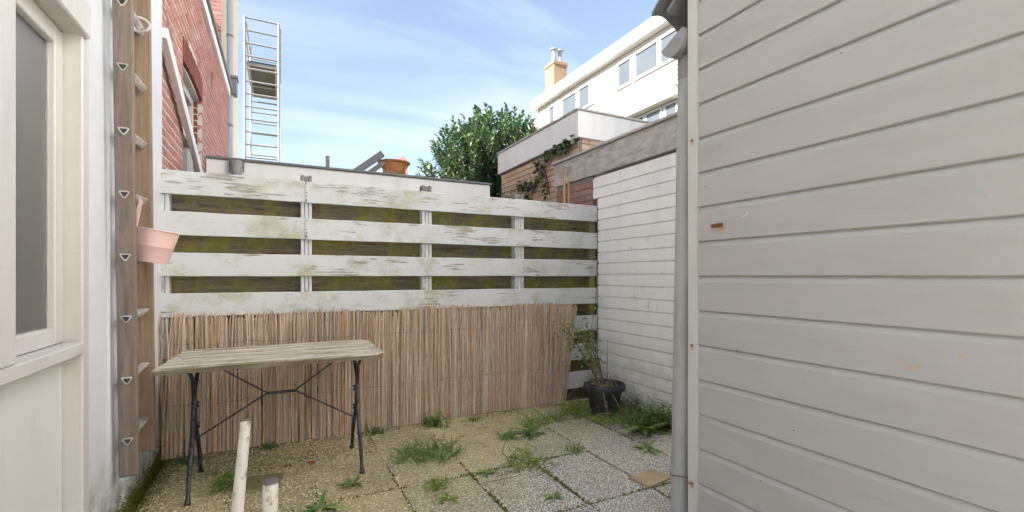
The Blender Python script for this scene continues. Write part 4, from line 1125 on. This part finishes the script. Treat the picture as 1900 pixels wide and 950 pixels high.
for k, (y1, y0) in enumerate(wins):
    a0, a1 = y0 * K, y1 * K
    wd = root('window', (HX, (a0 + a1) / 2, WB)); wd.parent = wh; wd.location = Vector((HX, (a0 + a1) / 2, WB)) - ORG[wh.name]
    b = MB(); t = 0.10
    b.box(HX - 0.05, HX + 0.05, a0 - t, a0, WB - t, WT + t); b.box(HX - 0.05, HX + 0.05, a1, a1 + t, WB - t, WT + t)
    b.box(HX - 0.05, HX + 0.05, a0 + 0.001, a1 - 0.001, WT, WT + t); b.box(HX - 0.06, HX + 0.05, a0 + 0.001, a1 - 0.001, WB - t, WB)
    part(b, 'frame', 'terrace_white', wd)
    part(bx(HX + 0.01, HX + 0.03, a0, a1, WB, WT), 'pane', 'far_glass', wd)
    if k in (0, 2):
        cw = 0.42 if k == 2 else 0.5
        b = MB(); nn = 24; ya = a0 + 0.01 if k == 2 else a0 + 0.1
        pts = [(HX - 0.005 + 0.010 * math.sin(i * 1.7), ya + cw * i / nn) for i in range(nn + 1)]
        b.add([(x - 0.006, y, z) for z in (WB + 0.01, WT - 0.02) for x, y in pts], [(i, i + 1, nn + 2 + i, nn + 1 + i) for i in range(nn)])
        part(b, 'curtain', 'curtain_white', wd, smooth=True)
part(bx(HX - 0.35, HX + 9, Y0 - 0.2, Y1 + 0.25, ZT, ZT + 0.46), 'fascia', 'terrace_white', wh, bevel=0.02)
part(bx(HX - 0.38, HX + 9, Y0 - 0.22, Y1 + 0.28, ZT + 0.462, ZT + 0.52), 'roof_edge', 'coping_grey', wh)
part(MB().prism([(HX - 0.05, ZT + 0.53), (HX + 4, ZT + 0.53), (HX + 4, ZT + 1.8), (HX + 1.2, ZT + 1.55)], 'y', 15.2 * K, 23.2), 'roof', 'coping_grey', wh)
# projecting bay with its own windows
BXX = 9.2 * K
b0, b1 = 8.86 * K, 12.6 * K
zb_t, zb_b = kz(6.16), kz(5.90)
by = part(bx(BXX, HX + 0.05, b0, b1, zb_b, zb_t), 'bay_fascia', 'terrace_white', wh, bevel=0.01)
part(bx(BXX - 0.04, HX + 0.05, b0 - 0.04, b1, zb_t + 0.002, zb_t + 0.05), 'bay_roof_edge', 'coping_grey', by)
part(bx(BXX + 0.40, HX + 0.04, b0 + 0.25, b1 - 0.3, 0, zb_b - 0.002), 'bay_wall', 'terrace_white', by)
zc = kz(4.9)
while zc < zb_b - 0.1:
    b = MB(); b.prism([(b0 + 0.251, zc), (b0 + 0.215, zc), (b0 + 0.235, min(zc + 0.19, zb_b - 0.003)), (b0 + 0.251, min(zc + 0.19, zb_b - 0.003))], 'x', BXX + 0.40, HX + 0.03); part(b, 'board', 'terrace_white', by); zc += 0.19
for (y1, y0) in ((11.9, 11.15), (11.0, 10.35), (10.20, 9.66), (9.45, 8.98 + 0.1)):
    a0, a1 = y0 * K, y1 * K
    x = BXX + 0.36; zt, z0 = zb_b - 0.12, kz(5.0)
    b = MB(); t = 0.09
    b.box(x, x + 0.06, a0 - t, a0, z0, zt + t); b.box(x, x + 0.06, a1, a1 + t, z0, zt + t); b.box(x, x + 0.06, a0 + 0.001, a1 - 0.001, zt, zt + t)
    f_ = part(b, 'bay_window', 'terrace_white', wh); part(bx(x + 0.02, x + 0.034, a0, a1, z0, zt - 0.002), 'pane', 'far_glass', f_)
# chimney
ch = part(bx(14.45, 15.35, 23.3, 24.3, ZT - 1.0, 13.75), 'chimney', 'chimney_brick', wh)
part(bx(14.39, 15.41, 23.24, 24.36, 13.752, 13.95), 'chimney_cap', 'chimney_brick', ch, bevel=0.02)
for x in (14.68, 15.12):
    fl = part(MB().tube([(x, 23.7, 13.952), (x, 23.7, 14.72)], 0.115, 14), 'flue', 'aluminium', ch, smooth=True)
    part(MB().lathe([(0.10, 14.721), (0.25, 14.75), (0.25, 14.79), (0.06, 14.88)], (x, 23.7, 0), 18), 'flue_cowl', 'hopper_grey', fl, smooth=True)

# invented white house, out of view, added to bounce sunlight into the yard
nh = root('bounce_house', (4.1, -3, 0), 'added tall white house, unseen behind the shed, reflecting sunlight into the yard', 'house')
part(bx(4.1, 10, -12, 2.24, 0, 9.0), 'wall', 'far_white', nh)
part(MB().prism([(3.9, 9.002), (10.2, 9.002), (7.0, 11.0)], 'y', -12.2, 2.26), 'roof', 'slate', nh)
for z in (3.4, 6.2):
    for y in (-9.5, -5.5, -1.2):
        wd = part(bx(4.04, 4.098, y - 0.08, y + 1.08, z - 0.08, z + 1.38), 'window', 'frame_paint', nh)
        part(bx(4.025, 4.038, y, y + 1.0, z, z + 1.3), 'pane', 'far_glass', wd)

# two more distant roofs
def far_house(name, x0, x1, y0, y1, ze, zr, lab):
    t = root(name, ((x0 + x1) / 2, y0, 0), lab, 'house')
    part(bx(x0, x1, y0, y1, 0, ze), 'wall', 'far_white', t)
    part(MB().prism([(x0 - 0.4, ze + 0.003), (x1 + 0.4, ze + 0.003), (x1 + 0.4, ze + 0.28), ((x0 + x1) / 2, zr), (x0 - 0.4, ze + 0.28)], 'y', y0 - 0.4, y1 + 0.4), 'roof', 'far_white', t)
    for k in range(3):
        xx = x0 + (x1 - x0) * (0.2 + 0.28 * k)
        wv = part(bx(xx, xx + 1.0, y0 - 0.03, y0 - 0.003, ze - 1.6, ze - 0.4), 'window', 'far_white', t); part(bx(xx + 0.08, xx + 0.92, y0 - 0.04, y0 - 0.031, ze - 1.52, ze - 0.48), 'pane', 'far_glass', wv)
far_house('far_house', 15.5, 24.0, 27.5, 34.0, 11.2, 12.9, 'distant white house glimpsed above the laurel beside the chimney')
far_house('far_house', 9.6, 14.5, 29.5, 36.0, 7.4, 9.6, 'distant white gabled house low behind the left edge of laurel')

# ------------------------------------------------------------------ plant pot with straggly bramble
pc = Vector((2.40, 3.08, 0))
pt = root('plant_pot', pc, 'round black plastic plant pot in the corner by the white outhouse', 'pot')
part(MB().lathe([(0.105, 0.0), (0.112, 0.004), (0.140, 0.20), (0.150, 0.205), (0.166, 0.212), (0.172, 0.225), (0.172, 0.245), (0.164, 0.262), (0.150, 0.264), (0.143, 0.25), (0.138, 0.215)], pc, 40), 'body', 'black_plastic', pt, smooth=True)
part(MB().lathe([(0.01, 0.218), (0.139, 0.217), (0.139, 0.222), (0.01, 0.23)], pc, 24), 'earth', 'soil', pt)
br = root('bramble', pc + Vector((0, 0, 0.22)), 'straggly bramble with bare canes growing from the black pot', 'bramble')
st = MB(); lv = MB(); dc = MB()
r2 = random.Random(5)
def stemline(p, q, sag, r0, m):
    p, q = Vector(p), Vector(q); mid = p.lerp(q, 0.5) + Vector((0, 0, sag))
    pts = [p * (1 - t) ** 2 + mid * 2 * t * (1 - t) + q * t * t for t in [i / 7 for i in range(8)]]
    m.tube(pts, [r0 * (1 - 0.6 * i / 7) for i in range(8)], 6); return pts
for k in range(9):
    p = pc + Vector((r2.uniform(-0.05, 0.05), r2.uniform(-0.05, 0.05), 0.22))
    q = pc + Vector((r2.uniform(-0.32, -0.08), r2.uniform(-0.05, 0.30), r2.uniform(0.45, 0.82)))
    pts = stemline(p, q, r2.uniform(0.02, 0.15), 0.005, st if k % 2 else dc)
    for j in range(30):
        c_ = pts[r2.randrange(3, 8)] + Vector((r2.gauss(0, 0.035), r2.gauss(0, 0.035), r2.gauss(0, 0.035)))
        lv.leaf(c_, (r2.uniform(-1, 1), r2.uniform(-1, 1), r2.uniform(-0.5, 0.6)), r2.uniform(0.022, 0.045), r2.uniform(0.018, 0.032))
for q in ((2.36, 2.78, 0.05), (2.50, 2.86, 0.06), (2.22, 2.80, 0.02), (2.33, 2.93, 0.03), (2.16, 3.3, 0.10), (2.2, 3.2, 0.2)):
    stemline(pc + Vector((-0.06, -0.02, 0.25)), q, 0.12, 0.004, dc)
stemline(pc + Vector((0.03, 0, 0.22)), pc + Vector((0.03, 0.0, 0.62)), 0, 0.0035, st)
for k in range(14):
    stemline(pc + Vector((r2.uniform(-0.1, 0.1), r2.uniform(-0.1, 0.1), 0.22)), pc + Vector((r2.uniform(-0.14, 0.14), r2.uniform(-0.14, 0.14), r2.uniform(0.26, 0.36))), 0.03, 0.004, dc)
stemline((2.62, 3.5, 0.85), (2.67, 3.52, 1.28), 0.05, 0.003, st); stemline((2.45, 3.42, 0.3), (2.62, 3.5, 0.85), 0.08, 0.003, st)
for k in range(16):
    lv.leaf((2.62 + r2.gauss(0, 0.03), 3.5 + r2.gauss(0, 0.02), r2.choice((0.85, 0.95, 0.6, 1.27)) + r2.gauss(0, 0.03)), (r2.uniform(-1, 1), -0.5, r2.uniform(-0.5, 0.5)), 0.04, 0.03)
part(st, 'stem', 'twig', br); part(dc, 'dry_cane', 'dry_cane', br); part(lv, 'leaves', 'weed_green', br, recalc=False)

# ------------------------------------------------------------------ weeds
def weed(kind, x, y, size, mat, lab, cat='weed', seed=0, group=None, spread=0.05):
    r = random.Random(seed + int(x * 1000)); b = MB()
    if kind == 'grass':
        for k in range(int(40 + 60 * size / 0.12)):
            p = (x + r.gauss(0, spread), y + r.gauss(0, spread), -0.005)
            b.blade(p, (r.gauss(0, 0.5), r.gauss(0, 0.5), 1), size * r.uniform(0.45, 1.1), r.uniform(0.004, 0.008), r.uniform(0.2, 0.7))
    elif kind == 'rosette':
        n = r.randint(14, 20)
        for k in range(n):
            a_ = k * 2.4 + r.random(); e = r.uniform(0.15, 0.9)
            b.leaf((x, y, 0.0), (math.cos(a_), math.sin(a_), e), size * r.uniform(0.7, 1.15), size * r.uniform(0.16, 0.24), r.uniform(0.3, 0.7), 0.4)
    elif kind == 'blades':
        for k in range(int(60 + 70 * size / 0.15)):
            p = (x + r.gauss(0, spread * 1.3), y + r.gauss(0, spread * 1.3), -0.004)
            b.blade(p, (r.gauss(0, 0.55), r.gauss(0, 0.55), 0.9), size * r.uniform(0.35, 1.05), r.uniform(0.005, 0.010), r.uniform(0.3, 0.8))
    elif kind == 'leafy':
        for k in range(r.randint(13, 18)):
            p = Vector((x + r.gauss(0, spread), y + r.gauss(0, spread), 0)); q = p + Vector((r.gauss(0, 0.25), r.gauss(0, 0.25), 1)).normalized() * size * r.uniform(0.5, 1.1)
            b.tube([p, p.lerp(q, 0.5) + Vector((r.gauss(0, 0.006), r.gauss(0, 0.006), 0)), q], [0.0022, 0.0018, 0.001], 4)
            for j in range(16):
                t = r.uniform(0.1, 1); a_ = r.uniform(0, 6.28)
                b.leaf(p.lerp(q, t), (math.cos(a_), math.sin(a_), r.uniform(0.0, 0.8)), size * r.uniform(0.18, 0.36), size * r.uniform(0.07, 0.13), 0.4, 0.3)
    o = part(b, 'weed' if kind not in ('grass',) else 'grass_tuft', mat, org=(x, y, 0), recalc=False)
    tag(o, lab, cat, group)
W = [('blades', 0.74, 2.90, 0.13, 'weed_green', 'leafy green tuft to the right of the table legs'),
     ('blades', 0.905, 2.84, 0.17, 'weed_green', 'taller green weed right of the tuft beside the table legs'),
     ('leafy', 1.03, 3.42, 0.11, 'weed_green', 'upright leafy weed against the foot of the reed screen'),
     ('grass', 0.75, 2.42, 0.085, 'weed_bright', 'bright yellow-green grass tuft at a paving joint'),
     ('rosette', 1.62, 2.92, 0.15, 'weed_dark', 'spreading long-leaved weed in front of the black pot'),
     ('grass', 1.44, 2.93, 0.09, 'weed_green', 'low green tuft left of the spreading long-leaved weed'),
     ('blades', 1.34, 2.50, 0.12, 'weed_bright', 'single yellow-green upright weed at a paving corner'),
     ('grass', 1.72, 2.53, 0.075, 'weed_green', 'fine grass tuft on the joint nearest the outhouse'),
     ('rosette', 1.07, 2.46, 0.07, 'weed_green', 'small rosette weed on the middle paving joint'),
     ('rosette', 0.353, 2.66, 0.08, 'weed_green', 'small bright weed in front of the right table leg'),
     ('rosette', 0.17, 2.44, 0.12, 'weed_green', 'jagged dandelion-like rosette at the bottom of the picture'),
     ('rosette', 1.27, 2.05, 0.06, 'weed_green', 'small rosette weed on the pale front paving'),
     ('rosette', 2.40, 2.62, 0.24, 'weed_green', 'big long-leaved weed clump behind the grey downpipe'),
     ('blades', 2.46, 2.74, 0.21, 'weed_green', 'tall leafy weed growing against the white outhouse wall'),
     ('rosette', 2.16, 2.33, 0.13, 'weed_green', 'lower broad-leaved weed next to the sandy slab'),
     ('grass', 2.52, 3.00, 0.26, 'dry_grass', 'long half-dry grass leaning on the black pot'),
     ('grass', 2.60, 2.80, 0.24, 'weed_dark', 'long grass along the foot of the outhouse'),
     ('rosette', 0.765, 2.27, 0.07, 'weed_bright', 'tiny pale weed below the bright grass tuft'),
     ('grass', 1.75, 3.10, 0.13, 'weed_bright', 'thin light grass between reed screen and black pot'),
     ('grass', 1.95, 3.15, 0.12, 'weed_green', 'green grass just left of the black pot'),
     ('grass', -0.07, 3.48, 0.06, 'weed_dark', 'dark tuft under the table against the reeds'),
     ('leafy', -0.27, 2.93, 0.10, 'weed_green', 'small weed beside the leaning metal post'),
     ('grass', -0.52, 3.43, 0.07, 'weed_dark', 'dark grass tuft in the corner behind the table leg'),
     ('blades', 2.28, 2.92, 0.11, 'weed_bright', 'low fresh weed in front of the black pot'),
     ('leafy', 2.56, 2.62, 0.20, 'weed_green', 'leafy weed low against the outhouse just left of the downpipe'),
     ('grass', 2.18, 3.20, 0.20, 'weed_bright', 'wispy tall grass between the reed end and the black pot'),
     ('leafy', 0.62, 3.46, 0.06, 'weed_dark', 'tiny weed beside the right table leg at the reeds'),
     ('grass', 1.36, 3.40, 0.06, 'weed_bright', 'short grass at the reeds below their middle')]
for i, (k, x, y, sz, m, lab) in enumerate(W):
    weed(k, x, y, sz, m, lab, 'grass' if k == 'grass' else 'weed', i, spread=0.10 if sz > 0.2 and k == 'grass' else 0.055 if sz > 0.1 else 0.03)

# moss and tiny growth in the joints, loose gravel
b = MB(); r3 = random.Random(11)
def tuft(x, y, k):
    for q in range(k):
        p = (x + r3.gauss(0, 0.007), y + r3.gauss(0, 0.007), -0.004)
        b.leaf(p, (r3.uniform(-1, 1), r3.uniform(-1, 1), r3.uniform(0.2, 1)), r3.uniform(0.006, 0.02), r3.uniform(0.005, 0.010), 0.4)
for x in xs:
    if not -0.6 < x < 2.6: continue
    for k in range(420):
        y = r3.uniform(1.5, 3.5)
        if mnoise.noise((x * 3, y * 2.2, 0.5)) > -0.22: tuft(x, y, 2)
for y in ys:
    if not 1.5 < y < 3.5: continue
    for k in range(560):
        x = r3.uniform(-0.6, 2.65)
        if mnoise.noise((x * 2.2, y * 3, 4.5)) > -0.22: tuft(x, y, 2)
for k in range(900):
    x = r3.uniform(-0.6, 2.6); tuft(x, 3.50 - abs(r3.gauss(0, 0.05)), 2)
for k in range(700):
    y = r3.uniform(2.2, 3.5); tuft(2.64 - abs(r3.gauss(0, 0.12)), y, 2)
tag(part(b, 'joint_moss', 'moss', org=(1, 2.6, 0), recalc=False), 'moss growing in the joints of the paving', 'moss', kind='stuff')
b = MB()
for k in range(38000):
    x = r3.uniform(-0.62, 2.6); y = r3.uniform(1.7, 3.52)
    if r3.random() < 0.22:
        if r3.random() < 0.5: x = r3.choice(xs) + r3.gauss(0, 0.007)
        else: y = r3.choice(ys) + r3.gauss(0, 0.007)
        if not (-0.62 < x < 2.6 and 1.7 < y < 3.52): continue
        if y < 2.55 and x > 0.9: continue
    if r3.random() > 0.15 + 0.85 * min(1, max(0, (1.5 - x) * 0.5 + (y - 2.4) * 0.55)): continue
    s_ = r3.uniform(0.003, 0.0062); a_ = r3.uniform(0, 3); c_, n_ = math.cos(a_), math.sin(a_)
    e = (1.3 * s_, 0.9 * s_, 0.6 * s_); z = 0.003
    b.add([(x + c_ * e[0], y + n_ * e[0], z), (x - n_ * e[1], y + c_ * e[1], z), (x - c_ * e[0], y - n_ * e[0], z), (x + n_ * e[1], y - c_ * e[1], z), (x, y, z + e[2]), (x, y, z - e[2])],
          [(0, 1, 4), (1, 2, 4), (2, 3, 4), (3, 0, 4), (1, 0, 5), (2, 1, 5), (3, 2, 5), (0, 3, 5)])
tag(part(b, 'gravel', 'pebble', org=(1, 2.6, 0), smooth=True), 'loose fine gravel scattered over the paving', 'gravel', kind='stuff')

# fallen leaf, dry twigs, bit of wire
b = MB()
for k, a_ in enumerate((0.0, 0.9, -0.9, 1.9, -1.9)):
    b.leaf((0.162, 3.06, 0.008), (math.cos(a_ + 0.5), math.sin(a_ + 0.5), 0.5), 0.032, 0.028, 0.5, 0.5)
tag(part(b, 'fallen_leaf', 'autumn_leaf', org=(0.162, 3.06, 0), recalc=False), 'single curled orange leaf lying under the table', 'leaf')
b = MB()
for k in range(11):
    x, y = r3.uniform(0.95, 1.35), r3.uniform(2.02, 2.42); a_ = r3.gauss(0.5, 0.5); L = r3.uniform(0.12, 0.34)
    b.tube([(x, y, 0.004), (x + L * 0.5 * math.cos(a_), y + L * 0.5 * math.sin(a_), 0.012), (x + L * math.cos(a_ + 0.15), y + L * math.sin(a_ + 0.15), 0.005)], [0.0018, 0.0014, 0.0008], 5)
tag(part(b, 'dry_twigs', 'twig', org=(1.15, 2.2, 0)), 'thin dry branching twigs lying on the front paving', 'twigs')
b = MB(); b.tube([(0.21, 3.16, 0.004), (0.19, 3.22, 0.02), (0.22, 3.30, 0.05), (0.33, 3.33, 0.05), (0.36, 3.36, 0.02)], 0.0025, 6)
tag(part(b, 'bent_wire', 'aluminium', org=(0.25, 3.25, 0), smooth=True), 'short bent pale wire on the gravel beneath the table', 'wire')
